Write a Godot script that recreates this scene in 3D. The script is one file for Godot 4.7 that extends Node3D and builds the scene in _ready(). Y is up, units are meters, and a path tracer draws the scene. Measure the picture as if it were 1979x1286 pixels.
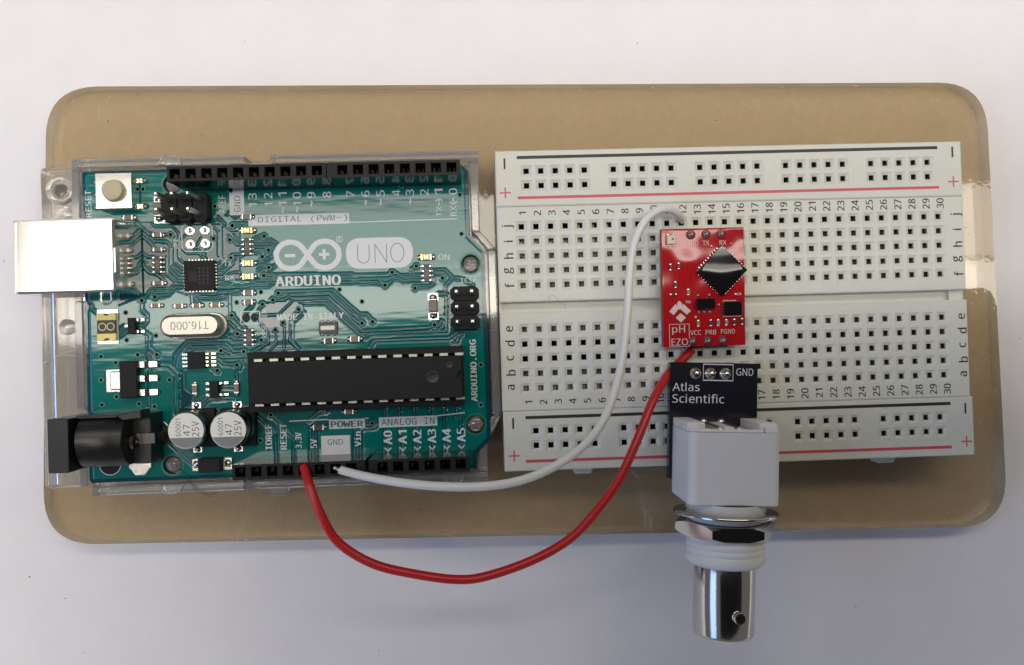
extends Node3D
# A microcontroller board, a solderless breadboard, a red sensor module and a coaxial connector on a clear sheet.
# All shapes are written in millimetres and brought to metres by MM.

const MM := 0.001
const UP := Vector3.UP
var verts := PackedVector3Array()
var norms := PackedVector3Array()
var coords := PackedVector2Array()
var place := Transform3D()           # where the shape helpers put what they add (mm)
var mats := {}
var used := {}
var text_meshes := {}
var sans: Font
var mono: Font
var board: Node3D                    # the microcontroller board
var rng := RandomNumberGenerator.new()

# ---------------------------------------------------------------- nodes

func numbered(called: String, parent: Node) -> String:
	var key := str(parent.get_instance_id()) + called
	used[key] = used.get(key, -1) + 1
	return called if used[key] == 0 else "%s_%03d" % [called, used[key]]

func thing(called: String, label: String, category: String, at: Vector3, turn := 0.0, group := "") -> Node3D:
	var o := Node3D.new()
	o.name = numbered(called, self)
	add_child(o)
	o.position = at * MM
	o.rotation.y = turn
	tag(o, label, category, group)
	return o

func tag(o: Node3D, label: String, category: String, group := "") -> void:
	o.set_meta("label", label)
	o.set_meta("category", category)
	if group:
		o.set_meta("group", group)

func obj(called: String, mat: String, parent: Node) -> MeshInstance3D:
	var arrays := []
	arrays.resize(Mesh.ARRAY_MAX)
	arrays[Mesh.ARRAY_VERTEX] = verts
	arrays[Mesh.ARRAY_NORMAL] = norms
	arrays[Mesh.ARRAY_TEX_UV] = coords
	var m := ArrayMesh.new()
	m.add_surface_from_arrays(Mesh.PRIMITIVE_TRIANGLES, arrays)
	m.surface_set_material(0, mats[mat])
	var o := MeshInstance3D.new()
	o.mesh = m
	o.name = numbered(called, parent)
	parent.add_child(o, true)
	verts = PackedVector3Array()
	norms = PackedVector3Array()
	coords = PackedVector2Array()
	return o

func again(o: MeshInstance3D, parent: Node, shift: Vector3, called: String) -> MeshInstance3D:
	# the same part once more: shares mesh and material
	var c := MeshInstance3D.new()
	c.mesh = o.mesh
	c.name = numbered(called, parent)
	c.position = o.position + shift * MM
	parent.add_child(c, true)
	return c

# ---------------------------------------------------------------- shapes

func put_vertex(p: Vector3, n: Vector3, uv: Vector2) -> void:
	verts.append(place * p * MM)
	norms.append((place.basis * n).normalized())
	coords.append(uv)

func tri(a: Vector3, b: Vector3, c: Vector3, na: Vector3, nb: Vector3, nc: Vector3, ua := Vector2.ZERO, ub := Vector2.ZERO, uc := Vector2.ZERO) -> void:
	put_vertex(a, na, ua)
	if (b - a).cross(c - a).dot(na + nb + nc) * place.basis.determinant() > 0:
		put_vertex(c, nc, uc)
		put_vertex(b, nb, ub)
	else:
		put_vertex(b, nb, ub)
		put_vertex(c, nc, uc)

func flat(a: Vector3, b: Vector3, c: Vector3, hint: Vector3) -> void:
	var n := (b - a).cross(c - a).normalized()
	if n.dot(hint) < 0:
		n = -n
	tri(a, b, c, n, n, n)

func quad(a: Vector3, b: Vector3, c: Vector3, d: Vector3, hint: Vector3) -> void:
	flat(a, b, c, hint)
	flat(a, c, d, hint)

func box(c: Vector3, s: Vector3, bev := 0.0) -> void:
	var h := s * 0.5
	var k := minf(bev, minf(h.x, minf(h.y, h.z)) * 0.9)
	for ax in 3:
		var b := (ax + 1) % 3
		var d := (ax + 2) % 3
		for sg in [-1.0, 1.0]:
			var n := Vector3.ZERO
			n[ax] = sg
			var q := []
			for st in [[-1, -1], [1, -1], [1, 1], [-1, 1]]:
				var p := Vector3.ZERO
				p[ax] = sg * h[ax]
				p[b] = st[0] * (h[b] - k)
				p[d] = st[1] * (h[d] - k)
				q.append(c + p)
			quad(q[0], q[1], q[2], q[3], n)
			if k > 0:
				for sb in [-1.0, 1.0]:      # the chamfer between this face and the one across axis b
					var n2 := n
					n2[b] = sb
					var e := []
					for sd in [-1.0, 1.0]:
						var p1 := Vector3.ZERO
						p1[ax] = sg * h[ax]
						p1[b] = sb * (h[b] - k)
						p1[d] = sd * (h[d] - k)
						var p2 := p1
						p2[ax] = sg * (h[ax] - k)
						p2[b] = sb * h[b]
						e.append(c + p1)
						e.append(c + p2)
					quad(e[0], e[1], e[3], e[2], n2)
	if k > 0:
		for sx in [-1.0, 1.0]:
			for sy in [-1.0, 1.0]:
				for sz in [-1.0, 1.0]:
					var g := Vector3(sx, sy, sz)
					flat(c + g * Vector3(h.x, h.y - k, h.z - k), c + g * Vector3(h.x - k, h.y, h.z - k), c + g * Vector3(h.x - k, h.y - k, h.z), g)

func block(x0: float, x1: float, y0: float, y1: float, z0: float, z1: float, bev := 0.0) -> void:
	box(Vector3((x0 + x1) / 2, (y0 + y1) / 2, (z0 + z1) / 2), Vector3(absf(x1 - x0), absf(y1 - y0), absf(z1 - z0)), bev)

func shrunk(p: PackedVector2Array, by: float) -> PackedVector2Array:
	# each corner moved inwards by the same distance from both its sides
	var q := PackedVector2Array()
	var turn := -1.0 if Geometry2D.is_polygon_clockwise(p) else 1.0
	for i in p.size():
		var a := (p[i] - p[(i - 1 + p.size()) % p.size()]).normalized()
		var b := (p[(i + 1) % p.size()] - p[i]).normalized()
		var na := Vector2(-a.y, a.x) * turn
		var nb := Vector2(-b.y, b.x) * turn
		q.append(p[i] + (na + nb) * by / maxf(1.0 + na.dot(nb), 0.35))
	return q

func v3(p: Vector2, y: float) -> Vector3:
	return Vector3(p.x, y, p.y)

func cap(p: PackedVector2Array, y: float, up: bool, uv := Vector2.ZERO) -> void:
	var n := UP if up else -UP
	var t := Geometry2D.triangulate_polygon(p)
	for i in range(0, t.size(), 3):
		var q := [p[t[i]], p[t[i + 1]], p[t[i + 2]]]
		if uv == Vector2.ZERO:
			tri(v3(q[0], y), v3(q[1], y), v3(q[2], y), n, n, n)
		else:
			tri(v3(q[0], y), v3(q[1], y), v3(q[2], y), n, n, n, q[0] / uv, q[1] / uv, q[2] / uv)

func sides(p: PackedVector2Array, q: PackedVector2Array, y0: float, y1: float, smooth: bool) -> void:
	var turn := 1.0 if Geometry2D.is_polygon_clockwise(p) else -1.0
	var n := p.size()
	var out := []
	for i in n:
		var d := (p[(i + 1) % n] - p[i]).normalized()
		out.append(Vector2(-d.y, d.x) * turn)
	for i in n:
		var j := (i + 1) % n
		var a: Vector2 = out[i]
		var b: Vector2 = out[i]
		if smooth:
			var pa: Vector2 = out[(i - 1 + n) % n]
			var nb: Vector2 = out[j]
			if pa.dot(a) > 0.75:
				a = (pa + a).normalized()
			if nb.dot(b) > 0.75:
				b = (nb + b).normalized()
		var slope := Vector3(0, (p[i] - q[i]).length() / maxf(absf(y1 - y0), 1e-4) if p != q else 0.0, 0)
		var a3 := (v3(a, 0) + slope).normalized()
		var b3 := (v3(b, 0) + slope).normalized()
		tri(v3(p[i], y0), v3(p[j], y0), v3(q[j], y1), a3, b3, b3)
		tri(v3(p[i], y0), v3(q[j], y1), v3(q[i], y1), a3, b3, a3)

func prism(p: PackedVector2Array, y0: float, y1: float, bev := 0.0, smooth := false, uv := Vector2.ZERO, bottom := true) -> void:
	var top := shrunk(p, bev) if bev > 0 else p
	cap(top, y1, true, uv)
	if bottom:
		cap(p, y0, false)
	sides(p, p, y0, y1 - bev, smooth)
	if bev > 0:
		sides(p, top, y1 - bev, y1, smooth)

func poly(a: Array) -> PackedVector2Array:
	var p := PackedVector2Array()
	for i in range(0, a.size(), 2):
		p.append(Vector2(a[i], a[i + 1]))
	return p

func rect(x0: float, z0: float, x1: float, z1: float) -> PackedVector2Array:
	return poly([x0, z0, x1, z0, x1, z1, x0, z1])

func circle(c: Vector2, r: float, n := 20, squash := 1.0) -> PackedVector2Array:
	var p := PackedVector2Array()
	for i in n:
		p.append(c + Vector2(cos(TAU * i / n) * r, sin(TAU * i / n) * r * squash))
	return p

func rounded(p: PackedVector2Array, r: float, n := 6) -> PackedVector2Array:
	var q := PackedVector2Array()
	for i in p.size():
		var a := (p[(i - 1 + p.size()) % p.size()] - p[i]).normalized()
		var b := (p[(i + 1) % p.size()] - p[i]).normalized()
		var t := r / tan(acos(clampf(a.dot(b), -1, 1)) / 2)
		for k in n + 1:
			var s := float(k) / n
			q.append((p[i] + a * t).lerp(p[i], s).lerp(p[i].lerp(p[i] + b * t, s), s))
	return q

func pierced(p: PackedVector2Array, hole: PackedVector2Array, way: Vector2) -> PackedVector2Array:
	# a hole, joined to the outline by a slit too thin to see, so that the outline stays one polygon
	var c := Vector2.ZERO
	for q in hole:
		c += q / hole.size()
	var side := Vector2(-way.y, way.x).normalized() * 0.001
	var slit := PackedVector2Array([c - side, c + side, c + way + side, c + way - side])
	return Geometry2D.clip_polygons(p, Geometry2D.merge_polygons(hole, slit)[0])[0]

func lathe(base: Vector3, axis: Vector3, profile: Array, segs := 24) -> void:
	# profile: radius, distance along the axis, radius, distance ...
	axis = axis.normalized()
	var u := axis.cross(Vector3(0, 0, 1) if absf(axis.z) < 0.9 else Vector3(1, 0, 0)).normalized()
	var w := axis.cross(u)
	var n := profile.size() / 2
	var seg := []
	for i in n - 1:
		var d := Vector2(profile[i * 2 + 2] - profile[i * 2], profile[i * 2 + 3] - profile[i * 2 + 1]).normalized()
		seg.append(Vector2(d.y, -d.x))
	for i in n - 1:
		var na: Vector2 = seg[i]
		var nb: Vector2 = seg[i]
		if i > 0 and seg[i - 1].dot(na) > 0.7:
			na = (na + seg[i - 1]).normalized()
		if i < n - 2 and seg[i + 1].dot(nb) > 0.7:
			nb = (nb + seg[i + 1]).normalized()
		for k in segs:
			var f := []
			for t in [TAU * k / segs, TAU * (k + 1) / segs]:
				var d: Vector3 = u * cos(t) + w * sin(t)
				f.append([base + d * profile[i * 2] + axis * profile[i * 2 + 1], base + d * profile[i * 2 + 2] + axis * profile[i * 2 + 3], d * na.x + axis * na.y, d * nb.x + axis * nb.y])
			tri(f[0][0], f[1][0], f[1][1], f[0][2], f[1][2], f[1][3])
			tri(f[0][0], f[1][1], f[0][1], f[0][2], f[1][3], f[0][3])

func blob(x: float, z: float, rx: float, rz: float, h: float, y := 0.0, segs := 14) -> void:
	# a mound of solder
	var old := place
	place = place * Transform3D(Basis(Vector3(rx, 0, 0), Vector3(0, h, 0), Vector3(0, 0, rz)), Vector3(x, y, z))
	lathe(Vector3.ZERO, UP, [1.0, 0.0, 0.93, 0.36, 0.74, 0.68, 0.4, 0.92, 0.0, 1.0], segs)
	place = old

func curve(a: Array, each := 8) -> PackedVector3Array:
	var p := PackedVector3Array()
	var q := []
	for e in a:
		q.append(Vector3(e[0], e[1], e[2]))
	for i in q.size() - 1:
		for k in each:
			p.append(q[i].cubic_interpolate(q[i + 1], q[maxi(i - 1, 0)], q[mini(i + 2, q.size() - 1)], float(k) / each))
	p.append(q[-1])
	return p

func tube(p: PackedVector3Array, r: float, segs := 14, ends := true) -> void:
	var u := Vector3.ZERO
	var rings := []
	for i in p.size():
		var d := (p[mini(i + 1, p.size() - 1)] - p[maxi(i - 1, 0)]).normalized()
		u = (d.cross(UP) if absf(d.y) < 0.9 else d.cross(Vector3(1, 0, 0))).normalized() if i == 0 else (u - d * u.dot(d)).normalized()
		rings.append([p[i], u, d.cross(u), d])
	for i in p.size() - 1:
		for k in segs:
			var f := []
			for t in [TAU * k / segs, TAU * (k + 1) / segs]:
				for e in [rings[i], rings[i + 1]]:
					var n: Vector3 = e[1] * cos(t) + e[2] * sin(t)
					f.append([e[0] + n * r, n])
			tri(f[0][0], f[2][0], f[3][0], f[0][1], f[2][1], f[3][1])
			tri(f[0][0], f[3][0], f[1][0], f[0][1], f[3][1], f[1][1])
	if ends:
		for e in [[rings[0], -1.0], [rings[-1], 1.0]]:
			var g: Array = e[0]
			for k in segs:
				var a: Vector3 = g[0] + (g[1] * cos(TAU * k / segs) + g[2] * sin(TAU * k / segs)) * r
				var b: Vector3 = g[0] + (g[1] * cos(TAU * (k + 1) / segs) + g[2] * sin(TAU * (k + 1) / segs)) * r
				flat(g[0], a, b, g[3] * e[1])

func strip(p: PackedVector2Array, wide: float, y: float, closed := false) -> void:
	# a flat printed line
	var n := p.size()
	for i in (n if closed else n - 1):
		var j := (i + 1) % n
		var e := []
		for k in [i, j]:
			var a := p[(k - 1 + n) % n] if closed or k > 0 else p[0]
			var b := p[(k + 1) % n] if closed or k < n - 1 else p[n - 1]
			var d := (b - a).normalized()
			e.append(Vector2(-d.y, d.x) * wide / 2)
		quad(v3(p[i] - e[0], y), v3(p[i] + e[0], y), v3(p[j] + e[1], y), v3(p[j] - e[1], y), UP)

func letter_mesh(said: String, font: Font, bold: float) -> ArrayMesh:
	# the faces of the lettering; bold lettering is laid down three times, a little to the side each time
	var key := said + str(font.get_instance_id()) + str(bold)
	if text_meshes.has(key):
		return text_meshes[key]
	var t := TextMesh.new()
	t.text = said
	t.font = font
	t.font_size = 48
	t.pixel_size = 0.01
	t.depth = 0.02
	t.curve_step = 1.0
	var from := t.surface_get_arrays(0)
	var v: PackedVector3Array = from[Mesh.ARRAY_VERTEX]
	var n: PackedVector3Array = from[Mesh.ARRAY_NORMAL]
	var at: PackedInt32Array = from[Mesh.ARRAY_INDEX]
	var old := [verts, norms, coords]
	verts = PackedVector3Array()
	norms = PackedVector3Array()
	for k in (3 if bold > 0 else 1):
		for i in at:
			if n[i].z > 0.5:
				verts.append(Vector3(v[i].x + (k - 1) * bold, v[i].y + (k % 2) * bold * 0.35, k * 0.003))
				norms.append(Vector3(0, 0, 1))
	var arrays := []
	arrays.resize(Mesh.ARRAY_MAX)
	arrays[Mesh.ARRAY_VERTEX] = verts
	arrays[Mesh.ARRAY_NORMAL] = norms
	var m := ArrayMesh.new()
	m.add_surface_from_arrays(Mesh.PRIMITIVE_TRIANGLES, arrays)
	text_meshes[key] = m
	verts = old[0]
	norms = old[1]
	coords = old[2]
	return m

func letters(said: String, font: Font, mat: String, parent: Node, called: String, at: Vector3, w: float, h: float, turn := 0.0, fixed := 0.0, bold := 0.0) -> MeshInstance3D:
	# lettering lying flat, its middle at the point given; w and h are its length and height, or, with fixed, the height of a capital letter
	var m := letter_mesh(said, font, bold)
	var bb := m.get_aabb()
	var sx := w / bb.size.x
	var sy := h / bb.size.y
	if fixed > 0:
		sx = fixed / (0.714 * 0.48)
		sy = sx
	var o := MeshInstance3D.new()
	o.mesh = m
	o.material_override = mats[mat]
	o.name = numbered(called, parent)
	var b := Basis(UP, turn) * Basis(Vector3(sx, 0, 0), Vector3(0, 0, -sy), Vector3(0, 1.0, 0))
	var mid := bb.get_center()
	o.transform = Transform3D(b.scaled(Vector3.ONE * MM), (at + Vector3(0, 0.01, 0) - b * Vector3(mid.x, mid.y, 0)) * MM)
	parent.add_child(o, true)
	return o

# ---------------------------------------------------------------- materials

func colour(r: float, g: float, b: float) -> Color:
	return Color(r, g, b).linear_to_srgb()     # real-world base colours, given as linear values

func mat(called: String, c: Color, rough := 0.5, metal := 0.0, spec := 0.5) -> StandardMaterial3D:
	var m := StandardMaterial3D.new()
	m.resource_name = called
	m.albedo_color = c
	m.roughness = rough
	m.metallic = metal
	m.metallic_specular = spec
	mats[called] = m
	return m

func grain(m: StandardMaterial3D, seed_number: int, freq: float, from: Color, to: Color, per_metre: float, size := 256) -> void:
	# a mottled colour
	var n := FastNoiseLite.new()
	n.seed = seed_number
	n.frequency = freq
	n.fractal_octaves = 5
	n.fractal_gain = 0.65
	var g := Gradient.new()
	g.set_color(0, from)
	g.set_color(1, to)
	var t := NoiseTexture2D.new()
	t.width = size
	t.height = size
	t.seamless = true
	t.noise = n
	t.color_ramp = g
	m.albedo_color = Color.WHITE
	m.albedo_texture = t
	m.uv1_triplanar = true
	m.uv1_scale = Vector3.ONE * per_metre

func relief(m: StandardMaterial3D, seed_number: int, freq: float, per_metre: float, height_mm: float, size := 256) -> void:
	var n := FastNoiseLite.new()
	n.seed = seed_number
	n.frequency = freq
	n.fractal_octaves = 4
	n.fractal_gain = 0.6
	var t := NoiseTexture2D.new()
	t.width = size
	t.height = size
	t.seamless = true
	t.noise = n
	m.heightmap_enabled = true
	m.heightmap_texture = t
	m.heightmap_scale = height_mm * 0.1
	m.uv1_triplanar = true
	m.uv1_scale = Vector3.ONE * per_metre

func clear_plastic(called: String, tint: Color, rough: float, bend := 0.049) -> void:
	var m := mat(called, tint, rough)
	m.albedo_color.a = 0.0
	m.refraction_enabled = true
	m.refraction_scale = bend

func make_materials() -> void:
	var m := mat("table_paper", colour(0.80, 0.79, 0.80), 0.75, 0, 0.3)
	grain(m, 3, 0.02, colour(0.785, 0.765, 0.785), colour(0.825, 0.805, 0.825), 12)
	m = mat("kraft", colour(0.4, 0.29, 0.17), 0.85, 0, 0.3)
	grain(m, 5, 0.03, colour(0.62, 0.47, 0.285), colour(0.69, 0.53, 0.33), 22, 512)
	clear_plastic("acrylic", colour(0.985, 0.98, 0.965), 0.02)
	relief(mats["acrylic"], 33, 0.02, 50, 0.004)
	clear_plastic("sawn_acrylic", colour(0.95, 0.92, 0.86), 0.38)
	mat("steel", colour(0.16, 0.155, 0.15), 0.22, 1.0)
	mat("leg_metal", colour(0.42, 0.41, 0.38), 0.38, 1.0)
	clear_plastic("holder_plastic", colour(0.96, 0.945, 0.92), 0.06, 0.05)
	mats["holder_plastic"].albedo_color.a = 0.14
	m = mat("breadboard_plastic", colour(0.675, 0.675, 0.605), 0.42, 0, 0.45)
	grain(m, 14, 0.02, colour(0.655, 0.655, 0.575), colour(0.695, 0.695, 0.63), 60)
	relief(m, 8, 0.05, 60, 0.012)
	mat("black_print", colour(0.02, 0.02, 0.018), 0.5)
	mat("red_print", colour(0.62, 0.09, 0.12), 0.45)
	mat("clip_metal", colour(0.50, 0.47, 0.41), 0.3, 1.0)
	mat("silkscreen", colour(0.72, 0.73, 0.74), 0.4, 0, 0.4)
	mat("mask_ink", colour(0.006, 0.15, 0.12), 0.3)
	mat("via_hole_shade", colour(0.004, 0.012, 0.010), 0.9, 0, 0.1)  # near black, stands for the darkness inside a via hole
	mat("via_ring", colour(0.14, 0.32, 0.24), 0.3)
	mat("board_edge", colour(0.03, 0.09, 0.085), 0.5)
	m = mat("solder", colour(0.78, 0.76, 0.71), 0.2, 1.0)
	relief(m, 21, 0.04, 400, 0.014)
	m = mat("tinned_pad", colour(0.75, 0.73, 0.68), 0.3, 1.0)
	m = mat("shell_metal", colour(0.80, 0.79, 0.76), 0.13, 1.0)
	relief(m, 22, 0.02, 90, 0.0014)
	m = mat("chrome", colour(0.58, 0.565, 0.54), 0.13, 1.0)
	relief(m, 23, 0.03, 150, 0.004)
	m = mat("crystal_can", colour(0.62, 0.58, 0.50), 0.42, 1.0)
	m = mat("moulding", colour(0.017, 0.017, 0.018), 0.55, 0, 0.3)
	relief(m, 24, 0.09, 250, 0.015)
	m = mat("moulding_gloss", colour(0.011, 0.011, 0.012), 0.3, 0, 0.5)
	mat("header_black", colour(0.010, 0.010, 0.011), 0.5, 0, 0.35)
	mat("header_gloss", colour(0.009, 0.009, 0.010), 0.15, 0, 0.45)
	m = mat("jack_black", colour(0.010, 0.010, 0.011), 0.34, 0, 0.5)
	relief(m, 25, 0.08, 180, 0.008)
	mat("dimple", colour(0.010, 0.010, 0.011), 0.33)
	mat("engraving", colour(0.028, 0.028, 0.030), 0.6)
	mat("array_print", colour(0.32, 0.31, 0.28), 0.6)
	mat("ceramic", colour(0.27, 0.21, 0.15), 0.5)
	mat("ceramic_grey", colour(0.20, 0.18, 0.155), 0.5)
	mat("resistor_black", colour(0.022, 0.022, 0.022), 0.35)
	m = mat("lamp_resin", colour(0.60, 0.54, 0.37), 0.3)
	mat("gold", colour(0.80, 0.60, 0.22), 0.25, 1.0)
	mat("gold_print", colour(0.82, 0.68, 0.20), 0.35)
	m = mat("can_top", colour(0.80, 0.79, 0.73), 0.5, 0.15)
	relief(m, 26, 0.1, 300, 0.006)
	m = mat("can_side", colour(0.42, 0.42, 0.42), 0.2, 1.0)
	m = mat("can_mark", colour(0.21, 0.22, 0.21), 0.5)
	grain(m, 9, 0.08, colour(0.15, 0.16, 0.15), colour(0.30, 0.31, 0.30), 300)
	mat("cap_print", colour(0.10, 0.09, 0.06), 0.6)
	mat("button_cap", colour(0.50, 0.45, 0.29), 0.5)
	m = mat("red_mask", colour(0.40, 0.010, 0.014), 0.1)
	grain(m, 10, 0.05, colour(0.35, 0.008, 0.012), colour(0.44, 0.012, 0.016), 120)
	mat("red_edge", colour(0.30, 0.05, 0.04), 0.6)
	mat("pale_print", colour(0.62, 0.52, 0.48), 0.45)
	m = mat("resin_black", colour(0.008, 0.008, 0.009), 0.09)
	mat("coated_solder", colour(0.40, 0.26, 0.24), 0.16, 0.8)
	mat("black_mask", colour(0.012, 0.013, 0.020), 0.16, 0, 0.45)
	mat("black_edge", colour(0.05, 0.06, 0.09), 0.6)
	mat("white_print", colour(0.62, 0.63, 0.64), 0.45)
	m = mat("white_plastic", colour(0.74, 0.73, 0.71), 0.4, 0, 0.45)
	relief(m, 27, 0.08, 150, 0.012)
	m = mat("white_wire", colour(0.72, 0.71, 0.67), 0.32)
	relief(m, 35, 0.03, 45, 0.05)
	m = mat("red_wire", colour(0.50, 0.016, 0.018), 0.3)
	relief(m, 36, 0.03, 45, 0.05)
	mat("hair", colour(0.03, 0.022, 0.015), 0.5)
	mat("scuff", colour(0.75, 0.74, 0.70), 0.5)
	mat("shade_slab_dark", colour(0.012, 0.012, 0.014), 0.6, 0, 0.2)
	mat("lamp_frame", colour(0.7, 0.7, 0.7), 0.5)
	m = mat("lamp_glow", colour(0.9, 0.88, 0.82), 0.6)
	m.emission_enabled = true
	m.emission = Color(1.0, 0.95, 0.86)
	m.emission_energy_multiplier = 2.0
	m = mat("window_glow", colour(0.8, 0.85, 0.9), 0.6)
	m.emission_enabled = true
	m.emission = Color(0.62, 0.76, 1.0)
	m.emission_energy_multiplier = 1.5

# ---------------------------------------------------------------- the circuit board's copper

const DOTS := 20.0                   # texture points per millimetre
const TW := 1376
const TH := 1068
var copper := PackedByteArray()      # 1 where copper lies under the solder mask
var gaps := []
var lines := []
var via_spots := PackedVector2Array()

func brush(a: Vector2, b: Vector2, r: float, value: int) -> void:
	var p := a * DOTS
	var q := b * DOTS
	var k := r * DOTS
	var d := q - p
	var l := maxf(d.length_squared(), 1e-6)
	for y in range(maxi(0, int(minf(p.y, q.y) - k)), mini(TH, int(maxf(p.y, q.y) + k) + 2)):
		for x in range(maxi(0, int(minf(p.x, q.x) - k)), mini(TW, int(maxf(p.x, q.x) + k) + 2)):
			var w := Vector2(x, y) - p
			if (w - d * clampf(w.dot(d) / l, 0.0, 1.0)).length_squared() < k * k:
				copper[y * TW + x] = value

func trace(w: float, a: Array) -> void:
	var p := poly(a)
	for i in p.size() - 1:
		brush(p[i], p[i + 1], w / 2 + 0.24, 0)
		lines.append([p[i], p[i + 1], w / 2])

func void_zone(a: Array) -> void:
	var p := poly(a)
	var lo := p[0]
	var hi := p[0]
	for q in p:
		lo = lo.min(q)
		hi = hi.max(q)
	for y in range(int(lo.y * DOTS), int(hi.y * DOTS)):
		for x in range(int(lo.x * DOTS), int(hi.x * DOTS)):
			if Geometry2D.is_point_in_polygon(Vector2(x, y) / DOTS, p):
				copper[y * TW + x] = 0

func vias_at(a: Array) -> void:
	for q in poly(a):
		via_spots.append(q)

func board_outline() -> PackedVector2Array:
	return poly([0.4, 0, 64.6, 0, 66.04, 1.5, 66.04, 12.95, 68.58, 15.49, 68.58, 48.26, 66.04, 50.8, 66.04, 53.34, 0.4, 53.34, 0, 52.9, 0, 0.4])

func copper_material() -> void:
	copper.resize(TW * TH)
	copper.fill(1)
	var edge := board_outline()
	for i in edge.size():
		brush(edge[i], edge[(i + 1) % edge.size()], 0.65, 0)
	draw_copper()
	var dots := []
	for v in via_spots:
		var joined := false
		for l in lines:
			joined = joined or v.distance_to(l[0]) < 0.4 or v.distance_to(l[1]) < 0.4
		if joined:
			brush(v, v, 0.62, 0)
		dots.append([v, v, 0.42])
	for l in lines + dots:
		brush(l[0], l[1], l[2], 1)
	var n := FastNoiseLite.new()
	n.seed = 4
	n.frequency = 0.012
	n.fractal_octaves = 3
	var fine := FastNoiseLite.new()
	fine.seed = 6
	fine.frequency = 0.2
	fine.fractal_octaves = 2
	var soft := Image.create_from_data(TW, TH, false, Image.FORMAT_L8, copper)
	var full := copper.duplicate()
	for i in full.size():
		full[i] = 255 if full[i] else 0
	soft = Image.create_from_data(TW, TH, false, Image.FORMAT_L8, full)
	soft.resize(TW / 2, TH / 2, Image.INTERPOLATE_LANCZOS)
	soft.resize(TW, TH, Image.INTERPOLATE_CUBIC)
	var s := soft.get_data()
	soft.resize(TW / 5, TH / 5, Image.INTERPOLATE_LANCZOS)      # the mask flows over the copper's edges
	soft.resize(TW, TH, Image.INTERPOLATE_CUBIC)
	var flow := soft.get_data()
	var rgb8 := PackedByteArray()
	rgb8.resize(TW * TH * 3)
	var high := PackedFloat32Array()
	high.resize(TW * TH)
	var on := Color8(3, 112, 105)
	var off := Color8(4, 68, 78)
	for y in TH:
		for x in TW:
			var i := y * TW + x
			var c := s[i] / 255.0
			var f := fine.get_noise_2d(x, y)
			var k := clampf(c, 0, 1)
			rgb8[i * 3] = clampi(int(lerpf(off.r8, on.r8, k) + f * 3), 0, 255)
			rgb8[i * 3 + 1] = clampi(int(lerpf(off.g8, on.g8, k) + f * 7), 0, 255)
			rgb8[i * 3 + 2] = clampi(int(lerpf(off.b8, on.b8, k) + f * 7), 0, 255)
			high[i] = (c * 0.3 + flow[i] / 255.0 * 0.7) * 0.8 + n.get_noise_2d(x * 0.22, y * 1.5) * 0.075
	var m := mat("solder_mask", Color.WHITE, 0.085, 0, 0.5)
	m.albedo_texture = ImageTexture.create_from_image(Image.create_from_data(TW, TH, false, Image.FORMAT_RGB8, rgb8))
	m.heightmap_enabled = true
	m.heightmap_texture = ImageTexture.create_from_image(Image.create_from_data(TW, TH, false, Image.FORMAT_RF, high.to_byte_array()))
	m.heightmap_scale = 0.011

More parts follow.
